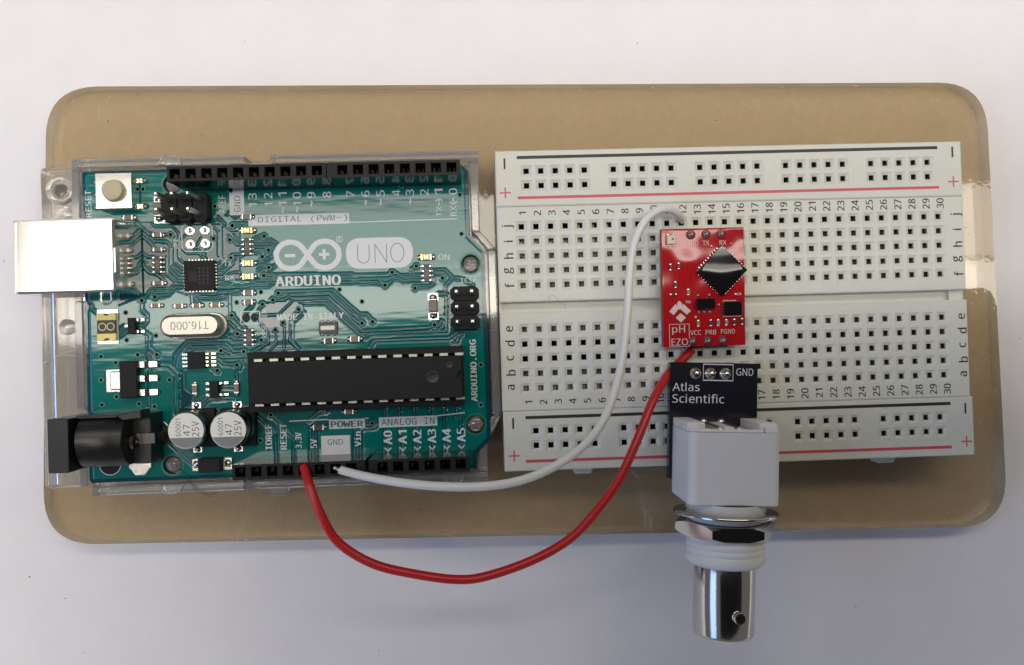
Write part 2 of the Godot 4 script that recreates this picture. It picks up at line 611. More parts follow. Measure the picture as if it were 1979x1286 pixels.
func draw_copper() -> void:
	void_zone([30.23,23.48,34.70,22.99,37.03,23.81,36.99,25.31,35.34,26.76,35.24,30.26,36.31,31.54,28.27,31.91,30.79,30.24,30.71,28.49,29.39,27.33,29.58,24.59])
	void_zone([5.94,8.91,11.32,9.06,12.04,9.57,23.59,9.63,24.79,10.91,26.51,10.96,26.23,21.45,18.97,21.36,17.12,21.68,13.48,20.32,9.77,21.58,5.58,23.19])
	void_zone([9.98,28.28,10.79,28.76,10.68,33.00,9.94,32.82])
	void_zone([15.72,34.68,16.77,34.57,16.67,38.36,17.70,39.15,17.35,40.81,15.53,41.81])
	trace(0.25,[32.81,21.87,33.25,21.76,42.06,21.71,45.30,24.88])
	trace(0.25,[45.30,24.78,46.46,25.89,47.90,26.08,48.70,27.18])
	trace(0.25,[31.79,23.03,33.83,23.09,34.72,22.37,41.42,22.26,45.26,26.07])
	trace(0.25,[45.27,25.85,46.43,26.88,46.87,27.43])
	trace(0.25,[29.31,25.58,32.58,25.62,35.32,23.07,41.15,23.00,45.23,27.13])
	trace(0.25,[45.23,27.13,46.97,28.97,58.67,28.72,59.29,28.20])
	trace(0.25,[36.91,23.81,40.75,23.93,45.20,28.32])
	trace(0.25,[45.20,28.31,46.20,29.33,47.48,30.05,48.18,29.54,61.48,29.35,61.76,22.97,60.30,22.85])
	trace(0.25,[48.34,31.61,48.98,30.64,61.98,30.59,63.39,29.64])
	trace(0.25,[30.36,18.74,45.47,18.95])
	trace(0.25,[22.44,19.76,24.29,19.81,24.79,19.45,30.96,19.63,31.46,19.27,45.46,19.45])
	trace(0.25,[22.43,20.25,24.40,20.31,24.90,19.95,31.07,20.07,31.64,19.65,45.44,19.93])
	trace(0.25,[22.42,20.69,24.51,20.75,24.95,20.45,31.18,20.51,31.81,20.09,45.43,20.43])
	trace(0.25,[22.39,21.62,24.37,21.50,26.22,21.49])
	trace(0.25,[45.46,19.23,51.46,19.21,52.39,18.85])
	trace(0.25,[45.46,19.54,51.76,19.44,53.15,19.02,53.74,19.53,57.42,19.53])
	trace(0.25,[45.44,20.00,49.91,19.97,51.10,21.04])
	trace(0.25,[45.43,20.33,51.72,20.83,52.66,19.93,53.42,19.95,54.17,20.44,57.39,20.38])
	trace(0.25,[59.59,18.67,61.58,18.73,62.92,20.15,64.76,20.44,66.26,21.41])
	trace(0.25,[59.41,19.36,60.95,19.33,61.15,20.10])
	trace(0.25,[56.28,21.73,56.89,21.52,58.58,21.57,59.52,20.98,59.55,19.98])
	trace(0.25,[60.38,22.85,61.38,22.81,61.58,21.35,62.69,20.23])
	trace(0.25,[56.62,17.89,55.77,18.33,55.90,19.10])
	trace(0.25,[62.50,31.30,62.53,30.23,63.39,29.64])
	trace(0.25,[63.34,31.33,63.52,30.57,64.15,29.89])
	trace(0.25,[59.32,27.36,60.20,28.62,60.69,27.55])
	trace(0.25,[28.15,31.84,29.53,31.14,30.78,30.37,30.83,28.50,29.65,26.84])
	trace(0.25,[30.86,31.87,32.14,30.53,32.14,28.16])
	trace(0.25,[33.46,31.83,33.58,27.58,33.41,27.02])
	trace(0.25,[35.94,31.78,34.50,30.11,34.60,26.49,35.56,25.27])
	trace(0.25,[35.34,26.76,36.99,25.31])
	trace(0.25,[22.18,29.47,23.78,29.52,24.74,30.36,26.65,30.42])
	trace(0.25,[22.16,30.21,23.51,30.26,24.83,31.61,26.37,31.72])
	trace(0.25,[24.41,29.04,25.01,29.68,26.67,29.67])
	trace(0.25,[25.59,28.64,26.70,28.68])
	trace(0.25,[24.10,26.66,25.06,27.57])
	trace(0.25,[24.69,25.44,26.07,26.97,26.90,27.87])
	trace(0.25,[22.10,32.51,27.39,32.63])
	trace(0.25,[27.23,24.89,28.25,23.92])
	trace(0.25,[29.33,24.95,29.98,23.85])
	trace(0.25,[28.51,29.92,29.56,29.89])
	trace(0.25,[30.62,11.95,30.06,11.93,28.81,12.40])
	trace(0.25,[28.80,12.84,31.15,12.90,31.77,12.67,32.86,13.45])
	trace(0.25,[28.79,13.27,31.75,13.35,32.48,13.94])
	trace(0.25,[28.89,13.84,30.50,13.95,31.29,14.41])
	trace(0.25,[28.75,14.65,30.23,14.75,30.21,15.50])
	trace(0.25,[29.31,16.54,30.43,16.51,31.69,15.48])
	trace(0.25,[29.40,17.79,30.16,17.25,31.27,17.41])
	trace(0.25,[24.74,12.47,25.35,12.55,26.19,13.33,26.68,13.59])
	trace(0.25,[26.70,12.96,26.34,12.58,25.50,11.56])
	trace(0.25,[24.90,15.48,25.04,14.92,26.64,14.90])
	trace(0.25,[25.23,9.99,25.92,9.69,27.65,9.74])
	trace(0.25,[31.12,18.09,32.26,17.12])
	trace(0.25,[26.46,8.02,25.71,8.44,24.99,7.54,24.37,7.90])
	trace(0.25,[22.75,8.48,23.83,9.64])
	trace(0.5,[8.87,8.99,11.02,11.10])
	trace(0.4,[9.91,11.38,11.46,12.92,11.94,13.62])
	trace(0.4,[9.84,14.25,10.68,14.95,11.72,14.98])
	trace(0.3,[9.81,15.36,10.53,16.13,10.51,16.63,11.47,17.40])
	trace(0.45,[9.79,16.24,10.26,16.99,10.85,17.63,12.31,18.05,13.39,19.08])
	trace(0.4,[11.25,11.67,11.97,12.37,13.93,12.43,14.77,13.20])
	trace(0.25,[11.56,9.31,12.16,9.83,14.97,9.90,16.05,11.05,15.94,15.16])
	trace(0.25,[12.98,11.16,14.69,11.27])
	trace(0.25,[15.30,11.66,15.18,16.14])
	trace(0.2,[14.53,12.88,14.43,16.62])
	trace(0.25,[16.80,17.49,15.42,16.27])
	trace(0.25,[16.79,17.81,16.24,17.79,14.80,16.63])
	trace(0.25,[16.78,18.30,15.98,18.28,14.67,16.87])
	trace(0.25,[16.76,18.80,15.60,18.77,14.29,17.36])
	trace(0.25,[16.75,19.30,14.97,19.25,13.78,17.97,13.86,15.11])
	trace(0.25,[16.74,19.86,15.08,19.81,14.33,20.54,11.15,20.44,10.01,21.84,9.57,22.44])
	trace(0.25,[16.72,20.42,15.19,20.44,14.06,21.59,11.78,21.89])
	trace(0.25,[16.83,16.19,16.05,15.54])
	trace(0.25,[22.17,16.71,23.04,16.24])
	trace(0.25,[22.15,17.21,23.14,17.24,24.40,16.15])
	trace(0.25,[22.14,17.71,23.37,17.75,25.77,15.69])
	trace(0.25,[22.12,18.27,23.23,18.30,25.38,16.43])
	trace(0.25,[22.10,19.21,23.33,19.24,24.59,18.16,26.07,18.07])
	trace(0.25,[22.08,19.83,24.05,19.89,24.55,19.65,27.73,19.75])
	trace(0.25,[22.07,20.33,24.53,20.40,24.91,20.10,27.72,20.12])
	trace(0.25,[22.06,20.76,25.01,20.73,27.70,20.62])
	trace(0.25,[18.36,21.22,19.31,22.37,22.63,22.47,23.86,22.25])
	trace(0.25,[18.97,21.17,19.57,21.69,22.28,21.77,22.65,21.47,26.22,21.51])
	trace(0.25,[17.99,21.20,17.93,23.32])
	trace(0.25,[18.33,22.21,19.16,23.23])
	trace(0.25,[24.37,21.89,24.27,25.38])
	trace(0.25,[18.67,13.99,20.11,15.41])
	trace(0.25,[19.17,13.88,20.43,15.04])
	trace(0.25,[20.77,13.68,20.73,15.30])
	trace(0.25,[16.71,13.94,17.55,14.65,20.13,14.66,21.65,13.20])
	trace(0.25,[19.06,13.26,19.83,12.03])
	trace(0.25,[16.51,12.06,18.02,10.79])
	trace(0.25,[21.50,9.58,22.81,10.99,22.70,15.11])
	trace(0.2,[23.70,10.14,23.56,15.38])
	trace(0.25,[24.52,11.66,25.83,13.32,26.69,13.41])
	trace(0.25,[24.84,15.60,25.29,14.99,26.90,14.97])
	trace(0.35,[9.46,22.34,9.42,24.01,10.29,24.95,10.26,26.01,9.65,26.75,8.45,26.71])
	trace(0.35,[8.43,27.62,9.62,27.66,10.65,28.45,10.59,30.57,11.83,31.83])
	trace(0.3,[5.60,27.38,6.36,26.80])
	trace(0.3,[5.73,28.44,6.94,27.57])
	trace(0.25,[14.77,33.74,14.97,31.93,17.20,29.72,23.80,29.78,24.54,30.41,26.79,30.41])
	trace(0.25,[16.55,31.52,17.48,30.26,23.49,30.23,24.80,31.79,26.53,31.77])
	trace(0.25,[17.60,31.33,18.06,30.93,22.41,31.03,24.19,32.08])
	trace(0.25,[21.63,32.45,22.68,32.48,22.97,32.72,27.18,32.63])
	trace(0.25,[21.61,33.13,22.36,33.08,23.09,33.79,25.34,34.02])
	trace(0.55,[12.01,33.58,13.80,33.71,15.11,35.12,14.93,41.94])
	trace(0.25,[16.47,34.56,16.45,38.12,17.26,38.68])
	trace(0.25,[18.42,40.24,19.49,39.21])
	trace(0.25,[19.30,40.88,20.38,39.85,24.58,39.69])
	trace(0.25,[26.11,33.36,25.85,34.72])
	trace(0.25,[21.12,34.41,22.01,34.89])
	trace(0.25,[22.53,37.72,24.64,37.80])
	trace(0.25,[25.42,34.02,25.35,36.53])
	trace(0.3,[0.95,22.99,0.94,23.45,1.81,24.23])
	trace(0.3,[10.56,31.78,10.34,40.56])
	trace(0.25,[28.43,42.83,31.58,45.98,31.70,50.19])
	trace(0.25,[31.20,42.93,34.80,47.03,34.59,50.30])
	trace(0.25,[37.63,45.50,37.49,50.41])
	trace(0.25,[38.56,45.53,38.42,50.44])
	trace(0.25,[45.19,45.77,45.04,50.69])
	trace(0.25,[46.24,45.81,46.09,50.73])
	trace(0.25,[37.44,44.09,39.11,42.62,40.50,42.56])
	trace(0.25,[50.44,42.20,50.17,51.11])
	trace(0.25,[53.01,42.29,52.74,51.21])
	trace(0.25,[55.59,42.38,55.32,51.31])
	trace(0.25,[58.29,42.48,58.01,51.41])
	trace(0.25,[60.75,42.56,60.47,51.50])
	trace(0.25,[62.99,42.64,62.94,44.05,63.51,44.78,63.29,51.60])
	trace(0.25,[46.75,44.42,48.20,44.89])
	trace(0.25,[46.47,45.82,48.58,45.78,49.30,44.98])
	trace(0.3,[12.30,43.12,17.37,49.60])
	trace(0.3,[13.37,46.70,17.34,50.78])
	vias_at([6.80,24.46,6.83,29.16,11.77,28.56,2.44,31.82,8.62,31.72,4.87,32.96,2.34,35.83,4.87,38.78,2.39,40.06,8.63,40.13,11.23,40.67,13.88,36.22,22.70,31.50,26.53,31.77,25.56,28.69,24.67,25.54,25.34,34.02,22.01,34.89,11.83,31.83,21.60,41.79,9.53,22.46])
	vias_at([25.09,3.91,25.23,9.99,30.62,11.95,24.74,12.41,24.84,15.48,31.29,14.41,30.21,15.50,31.27,17.41,30.36,18.76])
	vias_at([29.79,21.60,32.75,21.87,31.79,23.03,25.67,23.28,29.98,23.73,24.69,25.44,25.59,28.64,32.08,28.22,33.41,27.02,36.13,24.79,29.62,29.89,22.68,31.48,26.61,31.79,43.24,21.56])
	vias_at([52.39,18.85,51.10,21.04,56.28,21.73,56.62,17.89,61.08,20.10,47.05,23.76,46.94,27.51,48.77,27.34,59.45,28.21])
	vias_at([14.69,11.27,21.98,12.15,24.74,12.48,24.84,15.60,9.57,22.44,11.78,21.89,25.24,9.99,25.56,23.24,6.77,24.41])
	vias_at([10.24,3.30,22.32,6.55])
	vias_at([48.20,44.89,29.00,47.17,30.86,42.80])
	vias_at([54.46,3.79,64.57,5.64,64.63,12.49,47.09,23.76])
	vias_at([67.28,35.36,67.06,42.34])

# ---------------------------------------------------------------- parts of the microcontroller board (x to the right, z down the picture, y up from its face)

func chip_capacitor(called: String, x: float, z: float, long: float, wide: float, upright := false, body := "ceramic") -> void:
	# a small block with tinned ends between two mounds of solder
	place = Transform3D(Basis(UP, PI / 2 if upright else 0.0), Vector3(x, 0, z))
	var l := long * 0.29
	block(-l + 0.3, l - 0.3, 0.05, 0.62, -wide * 0.42, wide * 0.42, 0.05)
	var o := obj(called, body, board)
	for s in [-1.0, 1.0]:
		block(s * l, s * (l - 0.3), 0.03, 0.65, -wide * 0.44, wide * 0.44, 0.07)
		obj("terminal", "tinned_pad", o)
		blob(s * (l + 0.16), 0, 0.42, wide * 0.5, 0.42)
		obj("solder_joint", "solder", o)
	place = Transform3D()

func resistor_array(x: float, z: float, said: String) -> void:
	block(x - 0.72, x + 0.72, 0.05, 0.6, z - 1.5, z + 1.5, 0.06)
	var o := obj("resistor_array", "resistor_black", board)
	for k in 4:
		for s in [-1.0, 1.0]:
			block(x + s * 0.45, x + s * 0.8, 0.03, 0.66, z - 1.35 + k * 0.82, z - 1.05 + k * 0.82, 0.05)
			blob(x + s * 0.95, z - 1.2 + k * 0.82, 0.22, 0.2, 0.3)
			obj("terminal", "solder", o)
	letters(said, sans, "array_print", o, "marking", Vector3(x, 0.6, z), 1.35, 0.55, PI / 2)

func lamp(x: float, z: float) -> void:
	block(x - 0.62, x + 0.62, 0.1, 0.75, z - 0.5, z + 0.5, 0.08)
	var o := obj("indicator_led", "lamp_resin", board)
	for s in [-1.0, 1.0]:
		block(x + s * 0.6, x + s * 0.95, 0.05, 0.62, z - 0.52, z + 0.52, 0.05)
		obj("terminal", "gold", o)
		block(x + s * 0.2, x + s * 0.32, 0.755, 0.765, z - 0.4, z + 0.4)
		obj("gold_bar", "gold", o)
		blob(x + s * 1.2, 0 + z, 0.42, 0.58, 0.5)
		obj("solder_joint", "solder", o)
	lathe(Vector3(x, 0.75, z), UP, [0.2, 0, 0.2, 0.012, 0.1, 0.012, 0.1, 0], 12)
	obj("chip_mark", "gold", o)

func gull_leg(x: float, z: float, out: float, wide: float, high: float, parent: Node) -> void:
	# a bent lead: from the body, down, and along the board; out is its reach with a sign
	var s := signf(out)
	var p := [[0.0, high], [absf(out) * 0.34, high], [absf(out) * 0.52, 0.16], [absf(out), 0.13]]
	for i in 3:
		var a := Vector3(x + s * p[i][0], p[i][1], z)
		var b := Vector3(x + s * p[i + 1][0], p[i + 1][1], z)
		var w := Vector3(0, 0, wide / 2)
		var n := Vector3(-(b.y - a.y) * s, absf(b.x - a.x), 0).normalized() * 0.07
		if n.y < 0:
			n = -n
		quad(a - w + n, a + w + n, b + w + n, b - w + n, n)
		quad(a - w - n, a + w - n, b + w - n, b - w - n, -n)
		quad(a + w - n, a + w + n, b + w + n, b + w - n, w)
		quad(a - w - n, a - w + n, b - w + n, b - w - n, -w)
	blob(x + out * 0.86, z, absf(out) * 0.34, wide * 0.72, 0.2)
	obj("lead", "solder", parent)

func socket_strip(called: String, x0: float, x1: float, z: float, pins: Array) -> void:
	# a black header with square openings, each with a spring contact inside
	var hi := 8.67
	var o: MeshInstance3D
	var zs := [z - 1.22, z - 0.8, z + 0.8, z + 1.22]
	var edges := [x0]
	for p in pins:
		edges.append(p - 0.83)
		edges.append(p + 0.83)
	edges.append(x1)
	for i in edges.size() - 1:                     # the top face with its openings
		var a: float = edges[i]
		var b: float = edges[i + 1]
		if i % 2 == 1:
			for e in [[zs[0], zs[1]], [zs[2], zs[3]]]:
				quad(Vector3(a, hi, e[0]), Vector3(b, hi, e[0]), Vector3(b, hi, e[1]), Vector3(a, hi, e[1]), UP)
			var q := rect(a, zs[1], b, zs[2])
			var t := rect(a + 0.1, zs[1] + 0.1, b - 0.1, zs[2] - 0.1)
			for k in 4:
				var j := (k + 1) % 4
				var inward := v3(rect_mid(a, b, zs[1], zs[2]) - (q[k] + q[j]) / 2, 0)
				quad(v3(q[k], hi), v3(q[j], hi), v3(t[j], hi - 0.35), v3(t[k], hi - 0.35), inward + UP * 0.2)
				quad(v3(t[k], hi - 0.35), v3(t[j], hi - 0.35), v3(t[j], hi - 6), v3(t[k], hi - 6), inward)
			cap(t, hi - 6, true)
		else:
			quad(Vector3(a, hi, zs[0]), Vector3(b, hi, zs[0]), Vector3(b, hi, zs[3]), Vector3(a, hi, zs[3]), UP)
	o = obj(called, "header_black", board)
	sides(rect(x0, zs[0], x1, zs[3]), rect(x0, zs[0], x1, zs[3]), 0.0, hi, false)
	obj("header_sides", "header_gloss", o)
	var first: MeshInstance3D
	for p in pins:
		if first == null:
			for s in [-1.0, 1.0]:
				quad(Vector3(p + s * 0.5, hi - 1.2, z + 0.35), Vector3(p + s * 0.5, hi - 1.2, z - 0.35), Vector3(p + s * 0.12, hi - 2.4, z - 0.35), Vector3(p + s * 0.12, hi - 2.4, z + 0.35), Vector3(-s, 0.4, 0))
			first = obj("spring_contact", "clip_metal", o)
		else:
			again(first, o, Vector3(p - pins[0], 0, 0), "spring_contact")

func rect_mid(x0: float, x1: float, z0: float, z1: float) -> Vector2:
	return Vector2((x0 + x1) / 2, (z0 + z1) / 2)

func pin_header(cols: Array, rows: Array, across: bool) -> void:
	# black octagonal blocks, each with square pins standing in it
	var o := Node3D.new()
	o.name = numbered("pin_header", board)
	board.add_child(o, true)
	var lots := cols if across else rows
	for c in lots:
		var lo := Vector2(c - 1.22, rows[0] - 1.22) if across else Vector2(cols[0] - 1.22, c - 1.22)
		var hi := Vector2(c + 1.22, rows[-1] + 1.22) if across else Vector2(cols[-1] + 1.22, c + 1.22)
		var k := 0.62
		prism(poly([lo.x + k, lo.y, hi.x - k, lo.y, hi.x, lo.y + k, hi.x, hi.y - k, hi.x - k, hi.y, lo.x + k, hi.y, lo.x, hi.y - k, lo.x, lo.y + k]), 0.0, 2.5, 0.08)
		obj("header_block", "moulding", o)
	for c in cols:
		for r in rows:
			block(c - 0.31, c + 0.31, 2.4, 8.3, r - 0.31, r + 0.31)
			quad(Vector3(c - 0.31, 8.3, r - 0.31), Vector3(c + 0.31, 8.3, r - 0.31), Vector3(c + 0.16, 8.6, r - 0.16), Vector3(c - 0.16, 8.6, r - 0.16), Vector3(0, 0.5, -1))
			quad(Vector3(c - 0.31, 8.3, r + 0.31), Vector3(c + 0.31, 8.3, r + 0.31), Vector3(c + 0.16, 8.6, r + 0.16), Vector3(c - 0.16, 8.6, r + 0.16), Vector3(0, 0.5, 1))
			quad(Vector3(c - 0.31, 8.3, r - 0.31), Vector3(c - 0.31, 8.3, r + 0.31), Vector3(c - 0.16, 8.6, r + 0.16), Vector3(c - 0.16, 8.6, r - 0.16), Vector3(-1, 0.5, 0))
			quad(Vector3(c + 0.31, 8.3, r - 0.31), Vector3(c + 0.31, 8.3, r + 0.31), Vector3(c + 0.16, 8.6, r + 0.16), Vector3(c + 0.16, 8.6, r - 0.16), Vector3(1, 0.5, 0))
			block(c - 0.16, c + 0.16, 8.5, 8.6, r - 0.16, r + 0.16)
			obj("header_pin", "tinned_pad", o)

func electrolytic(x: float, z: float) -> void:
	prism(poly([x - 3.3, z - 2.3, x - 2.3, z - 3.3, x + 3.3, z - 3.3, x + 3.3, z + 3.3, x - 2.3, z + 3.3, x - 3.3, z + 2.3]), 0.05, 1.1, 0.1)
	var o := obj("electrolytic_capacitor", "moulding", board)
	lathe(Vector3(x, 1.1, z), UP, [3.15, 0, 3.15, 0.7, 2.95, 0.95, 3.15, 1.2, 3.15, 4.1, 3.08, 4.3, 2.9, 4.42], 40)
	obj("aluminium_can", "can_side", o)
	cap(circle(Vector2(x, z), 2.9, 40), 5.53, true)
	obj("can_lid", "can_top", o)
	var p := PackedVector2Array()
	for k in 25:
		var t := lerpf(0.42, PI - 0.42, k / 24.0)
		p.append(Vector2(x + cos(t) * 2.84, z + sin(t) * 2.84))
	cap(p, 5.54, true)
	obj("polarity_mark", "can_mark", o)
	letters("60001", mono, "cap_print", o, "marking", Vector3(x - 1.25, 5.53, z - 0.55), 2.9, 0.85, PI / 2)
	letters("47", mono, "cap_print", o, "marking", Vector3(x + 0.1, 5.53, z - 0.05), 1.85, 1.1, PI / 2)
	letters("25V", mono, "cap_print", o, "marking", Vector3(x + 1.55, 5.53, z - 0.25), 2.5, 1.15, PI / 2)
	for s in [-1.0, 1.0]:
		block(x - 0.75, x + 0.75, 0.005, 0.12, z + s * 3.2, z + s * 4.3, 0.02)
		blob(x, z + s * 3.75, 0.55, 0.5, 0.5)
		obj("tinned_tab", "solder", o)

func ink(said: String, x: float, z: float, w: float, h: float, upright := true, bold := false, what := "silkscreen", y := 0.0) -> void:
	letters(said, mono, what, board, "printed_legend", Vector3(x, y, z), w, h, PI / 2 if upright else 0.0, 0.0, 0.018 if bold else 0.0)

func print_patch(p: PackedVector2Array, called := "printed_patch") -> void:
	cap(p, 0.006, true)
	obj(called, "silkscreen", board)

func build_board() -> void:
	board = thing("microcontroller_board", "teal microcontroller circuit board with metal square port, black sockets and long chip", "circuit board", Vector3(-76.95, 11.88, -25.69), 0.002)
	copper_material()
	var p := board_outline()
	for h in [[13.97, 50.8, Vector2(0, 5)], [66.04, 45.72, Vector2(5, 0)], [66.04, 17.78, Vector2(6, 0)], [15.24, 2.54, Vector2(0, -5)]]:
		p = pierced(p, circle(Vector2(h[0], h[1]), 1.6, 28), h[2])
	cap(p, 0.0, true, Vector2(TW, TH) / DOTS)
	obj("circuit_face", "solder_mask", board)
	sides(p, p, -1.6, 0.0, false)
	cap(p, -1.6, false)
	obj("board_core", "board_edge", board)
	for h in [[13.97, 50.8], [66.04, 45.72], [66.04, 17.78], [15.24, 2.54]]:
		lathe(Vector3(h[0], 0, h[1]), UP, [1.6, 0.004, 1.72, 0.02, 1.95, 0.004], 32)
		obj("hole_rim", "mask_ink", board)
	for v in via_spots:                                   # raised rims of the through-holes
		lathe(Vector3(v.x, 0, v.y), UP, [0.46, 0.0, 0.42, 0.04, 0.34, 0.045, 0.3, 0.02], 12)
	var vias := obj("via_rings", "via_ring", board)
	vias.set_meta("kind", "stuff")
	for v in via_spots:  # flat dark discs: the shade down each hole, put into colour
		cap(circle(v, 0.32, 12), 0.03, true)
	obj("via_hole_shades", "via_hole_shade", board).set_meta("kind", "stuff")

	# the square metal port
	place = Transform3D()
	block(-5.6, 9.85, 0.1, 11.0, 9.85, 21.6, 0.35)
	var usb := obj("usb_port", "shell_metal", board)
	block(9.86, 10.02, 9.4, 10.95, 14.6, 18.6, 0.06)
	obj("latch_tab", "tinned_pad", usb)
	block(-5.75, -5.55, 0.2, 10.9, 9.95, 10.25)
	block(-5.75, -5.55, 0.2, 10.9, 21.2, 21.5)
	block(-5.75, -5.55, 10.6, 10.9, 10.25, 21.2)
	obj("port_lip", "shell_metal", usb)
	for z in [9.5, 21.95]:
		lathe(Vector3(3.6, 0.0, z), UP, [1.15, 0.01, 1.0, 0.16, 0.75, 0.12, 0.6, -0.2], 20)
		obj("shield_joint", "solder", usb)

	# the reset button
	block(3.7, 9.75, 0.3, 3.4, 1.15, 7.15, 0.12)
	var b := obj("reset_button", "shell_metal", board)
	lathe(Vector3(6.85, 3.4, 4.17), UP, [1.95, 0, 1.95, 0.02, 1.75, 0.02, 1.68, 1.05, 1.55, 1.15, 0, 1.17], 32)
	obj("button_cap", "button_cap", b)
	for l in [[10.1, 1.9], [10.1, 6.3], [2.85, 1.9], [2.85, 4.1], [2.85, 6.3]]:
		block(l[0] - 0.75, l[0] + 0.75, 0.02, 0.25, l[1] - 0.4, l[1] + 0.4, 0.05)
		blob(l[0] + signf(l[0] - 6.7) * 0.5, l[1], 0.7, 0.58, 0.35)
		obj("solder_tab", "solder", b)

	# socket strips
	var px := []
	for k in 10:
		px.append(18.796 + 2.54 * k - 0.05)
	socket_strip("socket_strip", 17.5, 43.05, 2.66, px)
	px = []
	for k in 8:
		px.append(45.72 + 2.54 * k)
	socket_strip("socket_strip", 43.2, 64.9, 2.66, px)
	px = []
	for k in 8:
		px.append(27.94 + 2.54 * k)
	socket_strip("socket_strip", 26.65, 48.0, 51.25, px)
	px = []
	for k in 6:
		px.append(50.8 + 2.54 * k)
	socket_strip("socket_strip", 48.6, 65.0, 51.25, px)
	pin_header([15.55, 18.09, 20.63], [5.75, 8.29], true)
	pin_header([63.62, 66.12], [23.02, 25.5, 27.97], false)
	for q in [[17.96, 10.67], [20.48, 10.67], [17.96, 13.04], [20.48, 12.98]]:
		lathe(Vector3(q[0], 0, q[1]), UP, [0.86, 0.0, 0.84, 0.05, 0.55, 0.13, 0.3, 0.05, 0.0, -0.03], 20)
		obj("ring_pad", "solder", board)
	strip(rounded(rect(16.6, 9.4, 21.8, 14.3), 1.2, 4), 0.13, 0.006, true)
	obj("printed_line", "silkscreen", board)

	# the small square chip
	block(17.1, 22.2, 0.05, 0.95, 15.95, 21.05, 0.06)
	var q4 := obj("square_chip", "moulding", board)
	for k in 8:
		for s in [-1.0, 1.0]:
			block(17.72 + k * 0.55, 17.98 + k * 0.55, 0.02, 0.3, 18.5 + s * 2.5, 18.5 + s * 2.8, 0.02)
			block(19.65 + s * 2.5, 19.65 + s * 2.8, 0.02, 0.3, 16.5 + k * 0.55, 16.76 + k * 0.55, 0.02)
	obj("chip_pads", "tinned_pad", q4)
	for k in 9:                                        # worn marking, too faint to read
		strip(poly([17.9 + k * 0.16, 19.6, 17.9 + k * 0.16, 17.6 + 0.3 * (k % 3)]), 0.07, 0.953)
	for k in 3:
		for n in 5:
			strip(poly([19.7 + k * 0.7, 20.0 - n * 0.62, 19.7 + k * 0.7, 19.6 - n * 0.62]), 0.3, 0.953)
	obj("worn_marking", "engraving", q4)

	# the long crystal can
	prism(circle_slot(18.7, 27.1, 10.8, 4.4), 0.02, 0.55, 0.12, true)
	var xt := obj("crystal_oscillator", "crystal_can", board)
	prism(circle_slot(18.7, 27.1, 10.1, 3.8), 0.5, 3.5, 0.45, true)
	obj("can_body", "crystal_can", xt)
	letters("T16.000", sans, "array_print", xt, "marking", Vector3(18.7, 3.5, 27.1), 6.3, 1.35, PI)

	# the resettable fuse
	block(2.0, 5.55, 0.01, 0.16, 23.8, 29.7, 0.03)
	var fu := obj("fuse_pad", "tinned_pad", board)
	block(2.25, 5.35, 0.16, 0.8, 24.55, 29.1, 0.06)
	obj("fuse_body", "resistor_black", fu)
	for s in [-1.0, 1.0]:
		var e := rect(2.2, 26.82 + s * 1.15, 5.4, 26.82 + s * 2.35)
		e = Geometry2D.clip_polygons(e, circle(Vector2(3.85, 26.82 + s * 2.4), 0.5, 16))[0]
		prism(e, 0.2, 0.86, 0.05)
		obj("fuse_end", "gold_print", fu)
		strip(circle(Vector2(3.82 + s * 0.7, 26.78), 0.6, 24), 0.16, 0.81, true)
		obj("fuse_mark", "gold_print", fu)

	# regulator, transistor and small chips
	block(6.15, 9.05, 0.15, 1.7, 32.75, 39.0, 0.12)
	var rg := obj("voltage_regulator", "moulding", board)
	for k in 3:
		gull_leg(9.0, 33.4 + k * 2.4, 2.9, 1.0, 0.8, rg)
	block(3.3, 6.2, 0.01, 0.18, 34.1, 37.95, 0.04)
	obj("heat_pad", "solder", rg)
	block(4.1, 6.2, 0.18, 0.75, 34.4, 37.6, 0.2)
	obj("heat_tab", "tinned_pad", rg)
	block(7.45, 8.75, 0.12, 1.1, 25.4, 28.15, 0.08)
	var tr := obj("transistor", "moulding", board)
	gull_leg(8.7, 25.75, 1.25, 0.45, 0.55, tr)
	gull_leg(8.7, 27.75, 1.25, 0.45, 0.55, tr)
	gull_leg(7.5, 26.75, -0.9, 0.45, 0.55, tr)
	block(17.25, 20.2, 0.12, 1.0, 31.55, 34.4, 0.08)
	var so := obj("small_chip", "moulding", board)
	for k in 4:
		gull_leg(20.15, 31.95 + k * 0.66, 1.75, 0.32, 0.5, so)
		gull_leg(17.3, 31.95 + k * 0.66, -1.1, 0.32, 0.5, so)
	block(20.85, 22.4, 0.12, 1.1, 36.65, 39.45, 0.08)
	var sv := obj("small_chip", "moulding", board)
	for k in 3:
		gull_leg(20.9, 37.05 + k * 0.98, -0.85, 0.42, 0.55, sv)
		if k != 1:
			gull_leg(22.35, 37.05 + k * 0.98, 1.5, 0.42, 0.55, sv)
	for c in [[12.05, 23.42, 2.7, 0.85], [15.95, 23.6, 2.7, 0.9], [18.95, 23.6, 2.5, 0.9], [22.2, 23.6, 2.8, 0.9], [12.64, 11.32, 2.7, 0.87], [27.85, 8.62, 2.9, 1.0], [27.8, 21.69, 2.9, 1.1], [27.75, 23.3, 2.65, 1.1], [45.7, 30.23, 2.95, 1.15], [44.35, 42.7, 2.8, 1.0], [7.8, 8.2, 2.9, 1.0]]:
		chip_capacitor("chip_capacitor", c[0], c[1], c[2], c[3])
	chip_capacitor("chip_capacitor", 18.24, 37.9, 3.0, 1.0, true)
	chip_capacitor("chip_capacitor", 25.31, 37.95, 3.1, 1.0, true)
	chip_capacitor("chip_resistor", 41.25, 30.4, 2.9, 1.1, false, "resistor_black")
	chip_capacitor("chip_resistor", 39.05, 45.22, 3.3, 1.2, false, "resistor_black")
	chip_capacitor("chip_varistor", 12.67, 13.84, 2.8, 0.85, false, "ceramic_grey")
